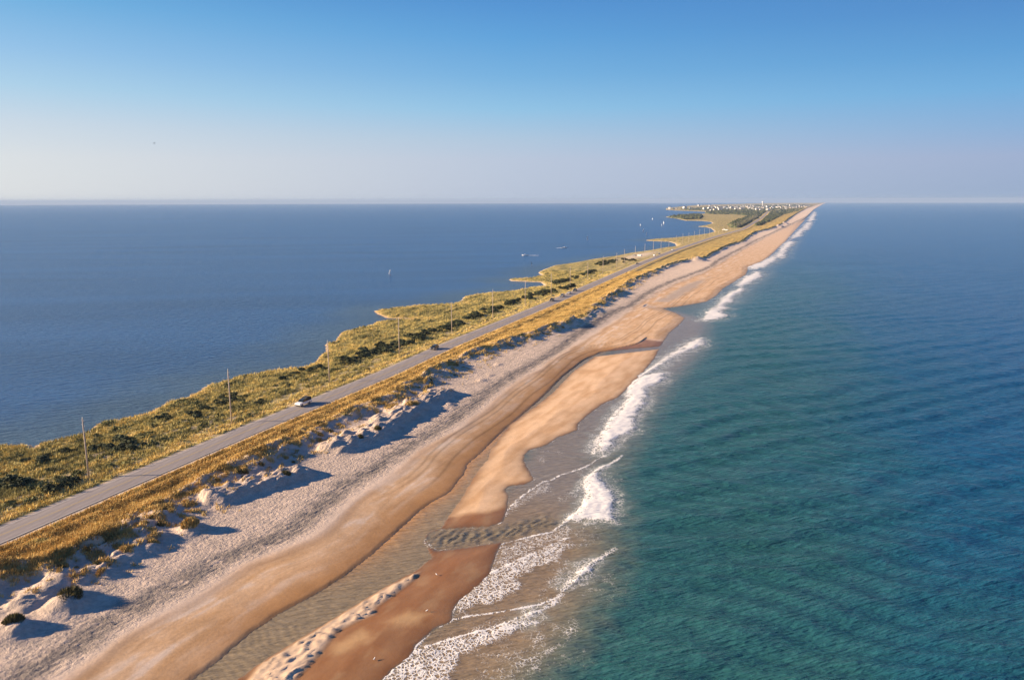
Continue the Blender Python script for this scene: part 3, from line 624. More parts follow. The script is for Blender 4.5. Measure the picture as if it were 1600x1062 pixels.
s, t = scatter(150000, 62, 620, 4.2, 34, ROAD, keep_dune)
blades('dune_grass', s, t, .35, .85, .16, M['grass'], np.clip(.52+.55*fbm(s/6, t/6, 3, 201)+rng.uniform(-.1, .1, len(s)), 0, 1))
tag(bpy.data.objects['dune_grass'], 'golden brown beach grass covering the dunes right of the road', 'grass', kind='stuff')
def keep_marsh(s, t):
    shd = sdf(s, t, LAND_POLY); dR = t-ROAD(s)
    pt = ss(.1, .38, fbm(s/14, t/3.5, 3, 109))*np.exp(-((dR+13)/5)**2)
    return ss(.3, 1.5, shd)*ss(-4.3, -5.4, dR)*(1-.8*pt)*(.35+.65*ss(-.3, .2, fbm(s/3.2, t/1.9, 3, 117)))*(1-.9*ss(.12, .35, fbm(s/5, t/2.2, 3, 119)))
s, t = scatter(170000, 66, 620, -84, -4.3, ROAD, keep_marsh)
blades('marsh_grass', s, t, .35, 1.15, .18, M['marsh'], marsh_tone(s, t, t-ROAD(s), sdf(s, t, LAND_POLY)))
tag(bpy.data.objects['marsh_grass'], 'olive and gold marsh grass between the road and the sound', 'grass', kind='stuff')
# big loose tufts on single dune mounds
def leaf_cloud(n_, rx, ry, rz_, size, seed, up=0.35, base=.1):
    g_ = np.random.default_rng(seed)
    # several lobes
    lob = g_.uniform(-.55, .55, (7, 3)); lob[:, 2] = g_.uniform(.15, .6, 7); lr = g_.uniform(.35, .6, 7)
    k = g_.integers(0, 7, n_); d = g_.normal(size=(n_, 3)); d /= np.linalg.norm(d, axis=1)[:, None]; d[:, 2] = np.abs(d[:, 2])*.9
    p = lob[k]+d*(lr[k]*g_.uniform(.6, 1.05, n_))[:, None]
    p = p*np.array([rx, ry, rz_]); p[:, 2] = np.maximum(p[:, 2], base*rz_)
    u = g_.normal(size=(n_, 3)); u /= np.linalg.norm(u, axis=1)[:, None]; w = np.cross(u, d+up); w /= np.linalg.norm(w, axis=1)[:, None]
    s1 = size*g_.uniform(.6, 1.4, n_)[:, None]
    V = np.stack([p-u*s1*.5, p+u*s1*.5, p+w*s1], 1).reshape(-1, 3)
    tn = np.repeat(np.clip(g_.uniform(.1, .7, n_)+.25*np.sin(k*2.1), 0, 1), 3)
    return V, tn
def tuft_mesh(seed, mt, h=.95, r=1.25, n_=900):
    g_ = np.random.default_rng(seed)
    rr = r*np.sqrt(g_.uniform(0, 1, n_)); a = g_.uniform(0, 2*math.pi, n_); x = rr*np.cos(a)*(1+.25*np.cos(2*a+seed)); y = rr*np.sin(a)
    hh = h*g_.uniform(.5, 1.1, n_)*(1-.45*(rr/r)**2); w = .09*g_.uniform(.6, 1.5, n_); f = g_.uniform(0, math.pi, n_); z0 = -.6*(rr/r)**2-.15
    l = .45*hh
    V = np.stack([np.stack([x-np.cos(f)*w, y-np.sin(f)*w, z0], -1), np.stack([x+np.cos(f)*w, y+np.sin(f)*w, z0], -1), np.stack([x+np.cos(a)*l*rr/r+.1, y+np.sin(a)*l*rr/r, z0+hh+.1], -1)], 1).reshape(-1, 3)
    return V, np.repeat(g_.uniform(.0, .8, n_), 3)
M['tuft_dark'] = leafmat('dark_tussock_blades', [(0, (.05, .05, .02)), (.6, (.12, .10, .035)), (1, (.30, .22, .08))])
TUFTS = [(20,962,1.3,'tuft_dark','dark olive grass tuft on the small mound at the bottom left corner'),(108,920,1.9,'tuft_dark','large dark tussock on the sand mound with the longest blue shadow'),
 (297,809,1.5,'grass','round golden tussock capping the lone mound beside the footprints'),(236,842,1.0,'grass','small pale grass tuft on a low mound between two larger mounds'),
 (446,738,1.2,'tuft_dark','dark tussock on the tip of the dune spur above the blue shadow'),(590,668,.9,'tuft_dark','green tussock on the bright sand ridge, nearest the beach'),(563,688,.8,'tuft_dark','green tussock at the near foot of the bright sand ridge'),
 (650,622,1.6,'grass','golden grass patch topping the middle of the bright sand ridge'),(640,628,1.3,'grass','olive grass patch beside the golden one on the bright sand ridge'),(195,862,1.0,'grass','yellow grass tuft at the dune edge, just inland of the low spur')]
for i, (px, py, r, mk, lab) in enumerate(TUFTS):
    X, Y = un(px, py+5, 4.2)
    X, Y = un(px, py+3, float(ground(X, Y)[0])+.3)
    V, tn = tuft_mesh(i+3, M[mk], h=.5+.35*r, r=r)
    e = empty('grass_tussock', (X, Y, float(ground(X, Y)[0])), random.random()*6); tag(e, lab, 'grass tuft')
    o = raw_mesh('blades', V, np.arange(len(V)), 3, M[mk], False, e, dict(tint=tn)); reg(o)

s, t = scatter(26000, 68, 620, -84, -9, ROAD, lambda s, t: ss(.02, .45, fbm(s/14, t/4.5, 3, 211))*ss(1.5, 4, sdf(s, t, LAND_POLY))*.4*np.minimum(1, 200/s))
X, Y = to_xy(s, t); Z = terrain(s, t)-drop(X, Y); n0 = len(s); LV = []; LT = []
cl_v = [leaf_cloud(46, 1, .9, .75, .42, 300+i) for i in range(8)]
for i in range(n0):
    V, tn = cl_v[i % 8]; f = random.uniform(.45, 1.15); a = random.random()*6.28; c_, s_ = math.cos(a)*f, math.sin(a)*f
    V2 = np.stack([V[:, 0]*c_-V[:, 1]*s_+X[i], V[:, 0]*s_+V[:, 1]*c_+Y[i], V[:, 2]*f+Z[i]-.05], -1); LV.append(V2); LT.append(np.clip(tn*.6+random.uniform(0, .5), 0, 1))
M['scrub'] = leafmat('olive_scrub_leaves', [(0, (.05, .058, .022)), (.5, (.13, .13, .045)), (1, (.28, .26, .09))])
print('scrub', n0); V = np.concatenate(LV); o = raw_mesh('low_scrub', V, np.arange(len(V)), 3, M['scrub'], False, None, dict(tint=np.concatenate(LT))); tag(o, 'low olive scrub growing in patches through the marsh grass', 'scrub', kind='stuff')

for k in range(46):
    s_ = 70*(330/70)**random.random(); t_ = float(VEG(s_))+random.choice([random.uniform(-1, 7), random.uniform(0, 3)])
    X, Y = to_xy(s_, t_); r = random.uniform(.45, 1.1); mk = random.choice(['grass', 'grass', 'tuft_dark'])
    V, tn = tuft_mesh(60+k, M[mk], h=.35+.35*r, r=r, n_=420)
    e = empty('grass_tussock', (X, Y, float(ground(X, Y)[0])), random.random()*6)
    tag(e, ('small dark' if mk == 'tuft_dark' else 'small golden')+' grass tuft scattered on the seaward sand slope of the dunes', 'grass tuft', 'small tufts on the seaward dune slope')
    o = raw_mesh('blades', V, np.arange(len(V)), 3, M[mk], False, e, dict(tint=tn)); reg(o)

# shrubs of the thicket between road and sound
protos = []
for i in range(6):
    V, tn = leaf_cloud(520, 1.15, 1.0, 1.25, .30, 40+i)
    e = empty('shrub', (0, 0, -50)); tag(e, 'x', 'shrub', 'shrubs in the thicket between the road and the sound')
    o = raw_mesh('foliage', V, np.arange(len(V)), 3, M['shrub'], False, e, dict(tint=tn)); reg(o)
    st = MB(); g_ = random.Random(i)
    for k in range(6):
        a = g_.uniform(0, 6.28); st.tube((.08*math.cos(a), .08*math.sin(a), -.2), (.6*math.cos(a), .6*math.sin(a), .8), .05, .02, 5)
    st.build('stems', M['stem'], e)
    protos.append(e)
used = [False]*6
CL = [  # px centres, spread px (x, y), count, size, label
 ([(14,752),(30,757),(-8,760)], 14, 4, 9, 1.5), ([(112,758),(130,762),(96,768),(140,757)], 9, 4, 12, 1.35), ([(156,697),(170,700),(184,702),(150,704)], 9, 3, 11, 1.4),
 ([(205,700),(222,697),(196,690),(188,684)], 9, 3, 12, 1.3), ([(246,653),(256,650)], 7, 3, 5, 1.2), ([(305,649),(322,638),(312,644)], 8, 3, 9, 1.3), ([(367,618),(352,622),(340,626)], 9, 3, 10, 1.4), ([(395,634),(405,630)], 6, 2, 5, 1.2),
 ([(110,700),(60,716),(78,712),(90,735)], 16, 4, 10, 1.1), ([(462,581),(480,578),(500,574),(440,586)], 9, 3, 10, 1.3),
 ([(545,563),(560,556),(575,552),(590,549),(600,548),(612,545)], 9, 5, 34, 1.9), ([(600,540),(620,538),(635,538),(590,545)], 8, 4, 16, 1.8),
 ([(648,524),(662,521),(676,517),(690,512),(655,530)], 9, 4, 30, 2.0), ([(700,508),(715,503),(730,498),(745,493),(760,487),(772,483)], 8, 3, 34, 2.0),
 ([(795,474),(810,470),(825,466),(840,461),(855,457)], 7, 2.0, 30, 2.1), ([(865,455),(880,452),(895,448)], 6, 1.5, 14, 2.1),
 ([(870,441),(885,438),(900,433),(915,428),(930,423)], 8, 2.2, 24, 2.4), ([(935,412),(950,409),(962,406),(975,408),(990,408)], 9, 1.5, 22, 2.6)]
for cen, dx, dy, cnt, size in CL:
    for k in range(cnt):
        cx, cy = random.choice(cen)
        X, Y = un(cx+random.gauss(0, dx*.6), cy+random.gauss(0, dy*.55), 1.6)
        s_, t_ = to_st(X, Y)
        if t_ > float(ROAD(s_))-9.5: t_ = float(ROAD(s_))-10-random.random()*3; X, Y = to_xy(s_, t_)
        zg = float(ground(X, Y)[0])
        if float(sdf(np.array([s_]), np.array([t_]), LAND_POLY)[0]) < 1.5: continue
        i = random.randrange(6)
        if not used[i]: e = protos[i]; used[i] = True
        else: e = copy_tree(protos[i])
        e.location = (X, Y, zg); e.rotation_euler = (0, 0, random.random()*6.28); f = size*random.uniform(.55, 1.1); e.scale = (f*1.1, f*1.1, f*.8)
        e['label'] = 'dark green leafy shrub in the thicket between the road and the sound'
for i in range(6):
    if not used[i]: protos[i].location = (*un(600+i*9, 545, 1.6), 1.5); protos[i]['label'] = 'dark green leafy shrub in the thicket between the road and the sound'

# far woodland around the village
def inpoly_scatter(polypx, nn, zz_=2.):
    p = np.array(polypx, float); lo, hi = p.min(0), p.max(0); out = []
    while len(out) < nn:
        q_ = rng.uniform(lo, hi, (4000, 2)); d = sdf(q_[:, 0], q_[:, 1], p)
        out += list(q_[d > 0])
    return np.array(out[:nn])
WOODS = [([(1046,337.3),(1060,335),(1090,333.6),(1098,336),(1092,340),(1070,340.5)], 500), ([(1102,331),(1115,328),(1150,327),(1190,328),(1235,326),(1262,323),(1250,330),(1225,335),(1205,345),(1185,352),(1150,355),(1140,350),(1155,343),(1175,336),(1150,333.5),(1110,332.5)], 3600), ([(1060,325),(1100,322),(1180,319),(1270,319),(1272,323),(1220,326),(1110,327.5)], 1800)]
bv = []; bt = []
octv = np.array([(1,0,0),(0,1,0),(-1,0,0),(0,-1,0),(0,0,1),(0,0,-.3)]); octf = np.array([(0,1,4),(1,2,4),(2,3,4),(3,0,4),(1,0,5),(2,1,5),(3,2,5),(0,3,5)])
faces = []
for poly, nn in WOODS:
    for px, py in inpoly_scatter(poly, nn):
        X, Y = un(px, py, 2.); s_, t_ = to_st(X, Y)
        if abs(t_-float(ROAD(s_))) < 14 or t_ > float(VEG(s_))-10: continue
        D = math.hypot(X, Y); r = random.uniform(3, 6)*(1+D/9000); hgt = random.uniform(3.5, 8)
        n0 = len(bv)*6; V = octv*np.array([r*random.uniform(.8, 1.6), r*random.uniform(.8, 1.6), hgt])*(1+rng.uniform(-.3, .3, (6, 1)))
        V = V+np.array([X, Y, 1.2-float(drop(X, Y))]); bv.append(V); bt.append(np.full(6, random.random())); faces.append(octf+n0)
w = raw_mesh('woodland', np.concatenate(bv), np.concatenate(faces), 3, M['shrub'], True, None, dict(tint=np.concatenate(bt)))
tag(w, 'dark woodland and thicket surrounding the far village', 'woodland', kind='stuff')

# ------------------------------------------------------------------ utility poles
def woodmat(name, col_):
    m, nt, b = mat(name, col_, .85, spec=.2)
    f = mth(nt, 'MULTIPLY_ADD', noise(nt, geo_pos(nt, (8, 8, .6)), 2, 4), .7, .65)
    vm = N(nt, 'ShaderNodeVectorMath'); vm.operation = 'SCALE'; vm.inputs[0].default_value = col_; nt.links.new(f, vm.inputs['Scale']); nt.links.new(vm.outputs[0], b.inputs['Base Color']); return m
M['pole'] = woodmat('weathered_pole_wood', (.40, .33, .27)); M['porcelain'] = mat('grey_insulator', (.45, .45, .47), .3)[0]; M['steel'] = mat('galvanised_steel', (.45, .45, .45), .4, .8)[0]
PB = [(139,748),(362,662),(515,598),(624,555),(706,522),(770,497),(820.5,479),(862,462.5),(896,447),(925,435.5),(946,427),(966,419.5),(984,413.5),(1000,407),(1016,401),(1031,395.5),(1044,391),(1077,381),(1110,369),(1140,359.5),(1165,352),(1185,344),(1195,339)]
pb = trace(PB, 1.6); pl = np.interp(np.geomspace(100, 2600, 400), pb[:, 0], pb[:, 1])
ps = list(pb[:7, 0]); 
while ps[-1] < 2550: ps.append(ps[-1]+49.3)
def pole_proto():
    e = empty('utility_pole', (0, 0, 0))
    MB().tube((0, 0, -1), (0, 0, 13.6), .19, .125, 10).build('shaft', M['pole'], e, True)
    c = MB().box(-.06, .06, -.05, .05, 12.9, 13.95).build('top_bracket', M['steel'], e)
    for k, (yy, z0) in enumerate(((.30, 13.0), (-.30, 12.4), (.30, 11.8))):
        a = MB().tube((0, 0, z0-.05), (0, yy, z0), .03, .03, 6).build('insulator_arm', M['steel'], e)
        i_ = MB().lathe([(.03, 0), (.07, .03), (.05, .07), (.075, .1), (.05, .14), (.03, .2)], 8, (0, yy*1.05, z0)).build('insulator', M['porcelain'], a, True)
    MB().tube((0, 0, 13.95), (0, 0, 14.05), .09, .04, 8).build('pin_cap', M['porcelain'], e)
    return e
pp = pole_proto()
for i, s_ in enumerate(ps):
    t_ = float(np.interp(s_, pb[:, 0], pb[:, 1])) if i < 7 else float(np.interp(s_, np.geomspace(100, 2600, 400), pl))
    if i >= 12: t_ = float(ROAD(s_))-13
    X, Y = to_xy(s_, t_); e = pp if i == 0 else copy_tree(pp)
    e.location = (X, Y, float(ground(X, Y)[0])); sc_ = [.98, 1.06, 1.01, 1.02, 1.02, 1.03, 1.06][i] if i < 7 else random.uniform(.98, 1.05)
    e.scale = (1, 1, sc_); e.rotation_euler = (R_(random.uniform(-.5, .5)), R_(random.uniform(-.5, .5)), -AL)
    ordn = ['nearest to the camera, beside the dark bush', 'second nearest, left of the white pickup', 'third nearest, just beyond the white pickup', 'fourth nearest, in front of the shoreline hook', 'fifth nearest, left of the lone dark car', 'sixth nearest, where the dark thicket thins']
    tag(e, ('tall bare wooden utility pole '+ordn[i]) if i < 6 else 'bare wooden utility pole in the receding row along the road, beyond the sixth', 'utility pole', 'utility poles lining the road')

# ------------------------------------------------------------------ vehicles
M['glass'] = mat('dark_window_glass', (.015, .02, .025), .08)[0]; M['rubber'] = mat('tyre_rubber', (.02, .02, .02), .8)[0]; M['rim'] = mat('alloy_rim', (.5, .5, .5), .35, .8)[0]
M['lamp'] = mat('headlight_lens', (.75, .77, .8), .1)[0]; M['tail'] = mat('tail_light_lens', (.35, .01, .01), .2)[0]
def paint(name, c): return mat(name, c, .28, 0.0, .6)[0]
M['p_white'] = paint('white_car_paint', (.80, .80, .78)); M['p_black'] = paint('black_car_paint', (.018, .019, .022)); M['p_grey'] = paint('grey_car_paint', (.16, .17, .18)); M['p_silver'] = paint('silver_car_paint', (.5, .5, .5)); M['canvas'] = mat('black_canopy_cover', (.02, .02, .02), .75)[0]
M['trim'] = mat('black_plastic_trim', (.03, .03, .03), .6)[0]
def vehicle(name, kind, pm):
    e = empty(name, (0, 0, 0))
    if kind == 'pickup':
        Lf, Lr, W = 2.75, -2.85, .98
        MB().prism([(Lr, .55), (Lf-.1, .5), (Lf, .75), (Lf-.08, 1.08), (1.25, 1.18), (Lr, 1.12), (Lr, .7)], -W, W, .05).build('body', pm, e, bevel=.05)
        MB().prism([(-.55, 1.13), (1.35, 1.13), (.72, 1.82), (-.45, 1.85)], -W+.06, W-.06, .16).build('cab', M['p_black'], e, bevel=.05)
        gl = MB().add([(1.30, -.80, 1.20), (1.30, .80, 1.20), (.80, .70, 1.77), (.80, -.70, 1.77)], [(0, 1, 2, 3)]); gl.build('windscreen', M['glass'], e)
        for s_ in (-1, 1): MB().add([(-.42, s_*.925, 1.24), (1.10, s_*.925, 1.24), (.66, s_*.83, 1.74), (-.36, s_*.83, 1.76)], [(0, 1, 2, 3) if s_ < 0 else (3, 2, 1, 0)]).build('side_window', M['glass'], e)
        MB().prism([(-2.80, 1.13), (-.56, 1.13), (-.50, 2.02), (-1.4, 2.22), (-2.72, 2.02)], -W+.03, W-.03, .10).build('bed_canopy', M['canvas'], e, bevel=.06)
        whl = (1.75, -1.75); rw = .40
    elif kind == 'suv':
        Lf, Lr, W = 2.35, -2.35, .93
        MB().prism([(Lr, .5), (Lf-.1, .45), (Lf, .7), (Lf-.1, .98), (1.15, 1.08), (Lr+.05, 1.08), (Lr-.02, .8)], -W, W, .05).build('body', pm, e, bevel=.05)
        MB().prism([(Lr+.06, 1.05), (1.25, 1.05), (.55, 1.66), (-1.95, 1.70)], -W+.06, W-.06, .16).build('cabin', pm, e, bevel=.05)
        MB().add([(1.20, -.76, 1.12), (1.20, .76, 1.12), (.64, .66, 1.61), (.64, -.66, 1.61)], [(0, 1, 2, 3)]).build('windscreen', M['glass'], e)
        for s_ in (-1, 1): MB().add([(-2.0, s_*.87, 1.14), (1.0, s_*.87, 1.14), (.5, s_*.765, 1.58), (-1.85, s_*.76, 1.60)], [(0, 1, 2, 3) if s_ < 0 else (3, 2, 1, 0)]).build('side_window', M['glass'], e)
        whl = (1.45, -1.40); rw = .37
    else:
        Lf, Lr, W = 2.3, -2.3, .89
        MB().prism([(Lr, .42), (Lf-.1, .38), (Lf, .62), (Lf-.15, .80), (1.05, .92), (-1.6, .95), (Lr, .88), (Lr-.03, .65)], -W, W, .06).build('body', pm, e, bevel=.05)
        MB().prism([(-1.75, .90), (1.15, .90), (.35, 1.40), (-.95, 1.43)], -W+.06, W-.06, .17).build('cabin', pm, e, bevel=.05)
        MB().add([(1.09, -.72, .96), (1.09, .72, .96), (.44, .62, 1.36), (.44, -.62, 1.36)], [(0, 1, 2, 3)]).build('windscreen', M['glass'], e)
        for s_ in (-1, 1): MB().add([(-1.45, s_*.825, .98), (.95, s_*.825, .98), (.3, s_*.72, 1.35), (-.92, s_*.715, 1.37)], [(0, 1, 2, 3) if s_ < 0 else (3, 2, 1, 0)]).build('side_window', M['glass'], e)
        whl = (1.4, -1.35); rw = .33
    MB().box(Lf-.12, Lf+.08, -W+.06, W-.06, .40, .60).build('bumper', M['trim'], e, bevel=.03); MB().box(Lr-.08, Lr+.1, -W+.06, W-.06, .40, .60).build('bumper', M['trim'], e, bevel=.03)
    for s_ in (-1, 1):
        MB().box(Lf-.16, Lf+.015, s_*.72-.16, s_*.72+.16, .66, .84).build('headlight', M['lamp'], e, bevel=.02)
        MB().box(Lr-.035, Lr+.05, s_*.78-.09, s_*.78+.09, .72, .98).build('tail_light', M['tail'], e, bevel=.02)
        for x in whl:
            w_ = MB().tube((x, s_*(W-.22), rw), (x, s_*(W+.02), rw), rw, rw, 18).build('tyre', M['rubber'], e, bevel=.02)
            MB().tube((x, s_*(W-.0), rw), (x, s_*(W+.03), rw), rw*.6, rw*.55, 14).build('rim', M['rim'], w_)
    return e
def at_road(px, py):
    X, Y = un(px, py, 2.1); s_, t_ = to_st(X, Y); return s_, t_-float(ROAD(s_))
def road_place(e, s_, o_, back=False):
    tr = float(ROAD(s_)); da = float(ROAD(s_+3)-ROAD(s_-3))/6
    X, Y = to_xy(s_, tr+o_); X2, Y2 = to_xy(s_+1, tr+o_+da)
    a = math.atan2(Y2-Y, X2-X)+(math.pi if back else 0)
    e.location = (X, Y, 2.12-.012*abs(o_)+.002-float(drop(X, Y))); e.rotation_euler = (0, 0, a)
VEH = [((471,632),'pickup','p_white',True,'white pickup truck with a dark cab and canopy, nearest vehicle on the road','pickup'),((687,546),'suv','p_black',True,'lone black car on the road between the pickup and the distant cars','car'),
 ((869,470.5),'suv','p_black',True,'nearest dark car of the distant convoy, with a long thin shadow','car'),((883,463.5),'suv','p_grey',True,'dark grey car second in the distant convoy','car'),((893,459),'sedan','p_silver',True,'silver car between the dark grey car and the last of the convoy','car'),((902,455),'suv','p_black',True,'dark car leading the far end of the distant convoy','car'),
 ((1000.5,412.6),'sedan','p_black',True,'small dark car alone on the far road before the two white vans','car'),((1030,400),'suv','p_white',False,'white car at the roadside where the far shore beach begins','car'),((1037,397),'suv','p_grey',False,'dark car right behind the far white roadside car','car'),((1056,391),'suv','p_white',True,'farthest white car on the road near the narrow point','car')]
for (px, py), kind, pm, back, lab, cat in VEH:
    s_, o_ = at_road(px, py)
    e = vehicle('pickup_truck' if kind == 'pickup' else 'car', kind, M[pm]); lane = -1.75 if back else 1.75
    if px in (1030, 1037): lane = -5.0
    road_place(e, s_, lane, back); tag(e, lab, cat)
PARK = [((991,399),'suv','p_black','black car parked on the sound side sand lot'),((999,399.5),'suv','p_white','white car parked on the sound side sand lot'),((1131,358),'suv','p_white','left white vehicle parked beside the far bay'),((1135,359.5),'suv','p_white','right white vehicle parked beside the far bay')]
for (px, py), kind, pm, lab in PARK:
    X, Y = un(px, py, 1.5); e = vehicle('car', kind, M[pm]); e.location = (X, Y, float(ground(X, Y)[0])); e.rotation_euler = (0, 0, 2.4); tag(e, lab, 'car')
    if py < 390: e.scale = (1.3,)*3

# ------------------------------------------------------------------ village
M['h_white'] = mat('white_clapboard', (.66, .65, .63), .6)[0]; M['h_grey'] = mat('grey_cedar_shingle', (.34, .32, .30), .8)[0]; M['h_tan'] = mat('tan_siding', (.55, .47, .36), .7)[0]; M['h_blue'] = mat('pale_blue_siding', (.42, .50, .56), .7)[0]
M['roof'] = mat('grey_roof_shingles', (.13, .13, .135), .85)[0]; M['deck'] = woodmat('deck_timber', (.36, .30, .24))
def house(mw, w_, d_, st):
    e = empty('beach_house', (0, 0, 0)); h0, h1 = 2.8, 2.8+3.0*st
    MB().box(-w_/2, w_/2, -d_/2, d_/2, h0, h1).build('wall', mw, e)
    MB().add([(-w_/2-.6, -d_/2-.6, h1), (w_/2+.6, -d_/2-.6, h1), (w_/2+.6, d_/2+.6, h1), (-w_/2-.6, d_/2+.6, h1), (-w_/5, 0, h1+3.2), (w_/5, 0, h1+3.2)], [(0, 1, 5, 4), (2, 3, 4, 5), (1, 2, 5), (3, 0, 4), (3, 2, 1, 0)]).build('roof', M['roof'], e)
    p = MB()
    for x in np.linspace(-w_/2+.3, w_/2-.3, 4):
        for y in np.linspace(-d_/2-1.6, d_/2-.3, 4): p.box(x-.15, x+.15, y-.15, y+.15, -.5, h0)
    p.build('piling', M['deck'], e)
    MB().box(-w_/2, w_/2, -d_/2-2.2, -d_/2-.01, h0, h0+.25).box(-w_/2, w_/2, -d_/2-2.2, -d_/2-2.1, h0+.25, h0+1.2).build('deck', M['deck'], e)
    for fl in range(st):
        MB().box(-w_/2+1.0, w_/2-1.0, -d_/2-.04, -d_/2+.02, h0+fl*3+.8, h0+fl*3+2.3).build('window', M['glass'], e)
    return e
HP = [house(M['h_white'], 13, 11, 2), house(M['h_grey'], 12, 11, 2), house(M['h_tan'], 14, 10, 2), house(M['h_white'], 15, 12, 3), house(M['h_blue'], 12, 10, 2)]
hl = {0: 'small white stilt house in the distant seaside village', 1: 'grey shingled stilt house in the distant seaside village', 2: 'tan stilt house in the distant seaside village', 3: 'large three storey white stilt house in the distant seaside village', 4: 'pale blue stilt house in the distant seaside village'}
hg = 'stilt houses of the distant village'
SPOTS = [(1046,325,3,'big white house at the very tip of the village point, leftmost of all'),(1053,325,0,'white house second from the tip of the village point'),(1057,324.6,1,None),(1070,324.6,3,'large white house of the isolated pair on the village point'),(1073,324.6,0,'smaller white house of the isolated pair on the village point'),(1078.5,324.4,4,None),(1092,320,3,None),(1096,319.5,0,None),(1100.5,326,3,'large white house standing alone where the wooded village begins'),(1108,325,3,None),(1111,328,0,None),(1114,324,0,None),(1119.5,323.5,0,None),(1124,324,2,None),(1125,327.5,3,None),(1132,324,3,None),(1133,323,0,None),(1139,325,3,None),(1142,323,0,None),(1144,325,3,None),(1149,323.5,3,None),(1151,323,0,None),(1160,323.6,3,None),(1166,323,2,None),(1196,322.6,3,None),(1199,323.5,3,None),(1207,323.5,3,None),(1210,323.8,0,None),(1214,324,0,None),(1183,327.6,3,None),(1189,328,0,None),(1192,328,3,None),(1200,328.6,3,None)]
rr = random.Random(5)
while len(SPOTS) < 240:
    x = rr.uniform(1108, 1282); u_ = (x-1108)/174
    y = rr.triangular(319.2, 328-2.5*u_**2, 323.5)
    SPOTS.append((x, y, rr.choices([0, 1, 2, 3, 4], [4, 5, 4, 1, 3])[0], None))
hu = [False]*5; cnt = 0; taken = []
for x, y, k, lab in SPOTS:
    X, Y = un(x, y, 2.); s_, t_ = to_st(X, Y)
    if t_ > float(VEG(s_))-8: t_ = float(VEG(s_))-8-rr.random()*80; X, Y = to_xy(s_, t_)
    if abs(t_-float(ROAD(s_))) < 12 and s_ < 9000: continue
    if any((X-a)**2+(Y-b_)**2 < 380 for a, b_ in taken): continue
    taken.append((X, Y))
    e = HP[k] if not hu[k] else copy_tree(HP[k]); hu[k] = True
    e.location = (X, Y, max(1.2, float(terrain(np.array([s_]), np.array([t_]))[0]))-float(drop(X, Y))); e.rotation_euler = (0, 0, rr.choice([0, .4, -.3, 1.2, -1.3, -.1])); f = rr.uniform(.8, 1.15)*(1.25 if k == 3 else 1); e.scale = (f, f, f)
    tag(e, lab or hl[k], 'house', hg)
# water tower
X, Y = un(1191.5, 321.5, 2.); e = tag(empty('water_tower', (X, Y, 1.5-float(drop(X, Y)))), 'tall white water tower rising above the village roofs', 'water tower')
MB().lathe([(5.5, 0), (3.2, 5), (2.8, 12), (2.8, 30), (4.5, 33), (8.2, 36)], 20).build('pedestal', M['h_white'], e, True)
MB().lathe([(8.2, 36), (9.6, 38.5), (9.6, 41), (7.5, 44), (3.5, 45.6), (.6, 46)], 20).build('tank', M['h_white'], e, True)

# ------------------------------------------------------------------ on and over the water
M['sail'] = mat('white_sail_cloth', (.85, .85, .84), .6)[0]; M['board'] = mat('board_laminate', (.75, .72, .65), .3)[0]; M['suit'] = mat('black_wetsuit', (.02, .02, .025), .7)[0]; M['skin'] = mat('skin', (.45, .28, .20), .6)[0]; M['orange'] = mat('orange_sail_panel', (.55, .27, .08), .6)[0]
def skin_body(name, pts, edges, rad, mt, parent=None):
    me = bpy.data.meshes.new(name); me.from_pydata(pts, edges, []); me.update(); me.materials.append(mt)
    o = bpy.data.objects.new(name, me); C.objects.link(o)
    if parent: o.parent = parent; reg(o)
    md_ = o.modifiers.new('skin', 'SKIN'); md_.use_smooth_shade = True
    for i, r in enumerate(rad): me.skin_vertices[0].data[i].radius = (r, r)
    me.skin_vertices[0].data[0].use_root = True
    o.modifiers.new('sub', 'SUBSURF').render_levels = 1
    return o
def rider(name='person'):
    e = empty(name, (0, 0, 0))
    P_ = [(0,0,.95),(0,0,1.2),(-.05,0,1.42),(-.06,0,1.52),(-.06,0,1.66),(-.06,0,1.74),(.0,.11,.9),(.12,.22,.5),(.02,.25,.06),(.14,.25,.03),(.0,-.11,.9),(-.12,-.22,.5),(-.16,-.25,.06),(-.04,-.25,.03),(-.04,.2,1.42),(.14,.22,1.25),(.38,.16,1.3),(-.04,-.2,1.42),(.14,-.22,1.25),(.38,-.16,1.3)]
    E_ = [(0,1),(1,2),(2,3),(3,4),(4,5),(0,6),(6,7),(7,8),(8,9),(0,10),(10,11),(11,12),(12,13),(2,14),(14,15),(15,16),(2,17),(17,18),(18,19)]
    rd = [.14,.13,.15,.06,.10,.07,.10,.065,.045,.04,.10,.065,.045,.04,.06,.045,.035,.06,.045,.035]
    o = skin_body('body', P_, E_, rd, M['suit'], e); return e
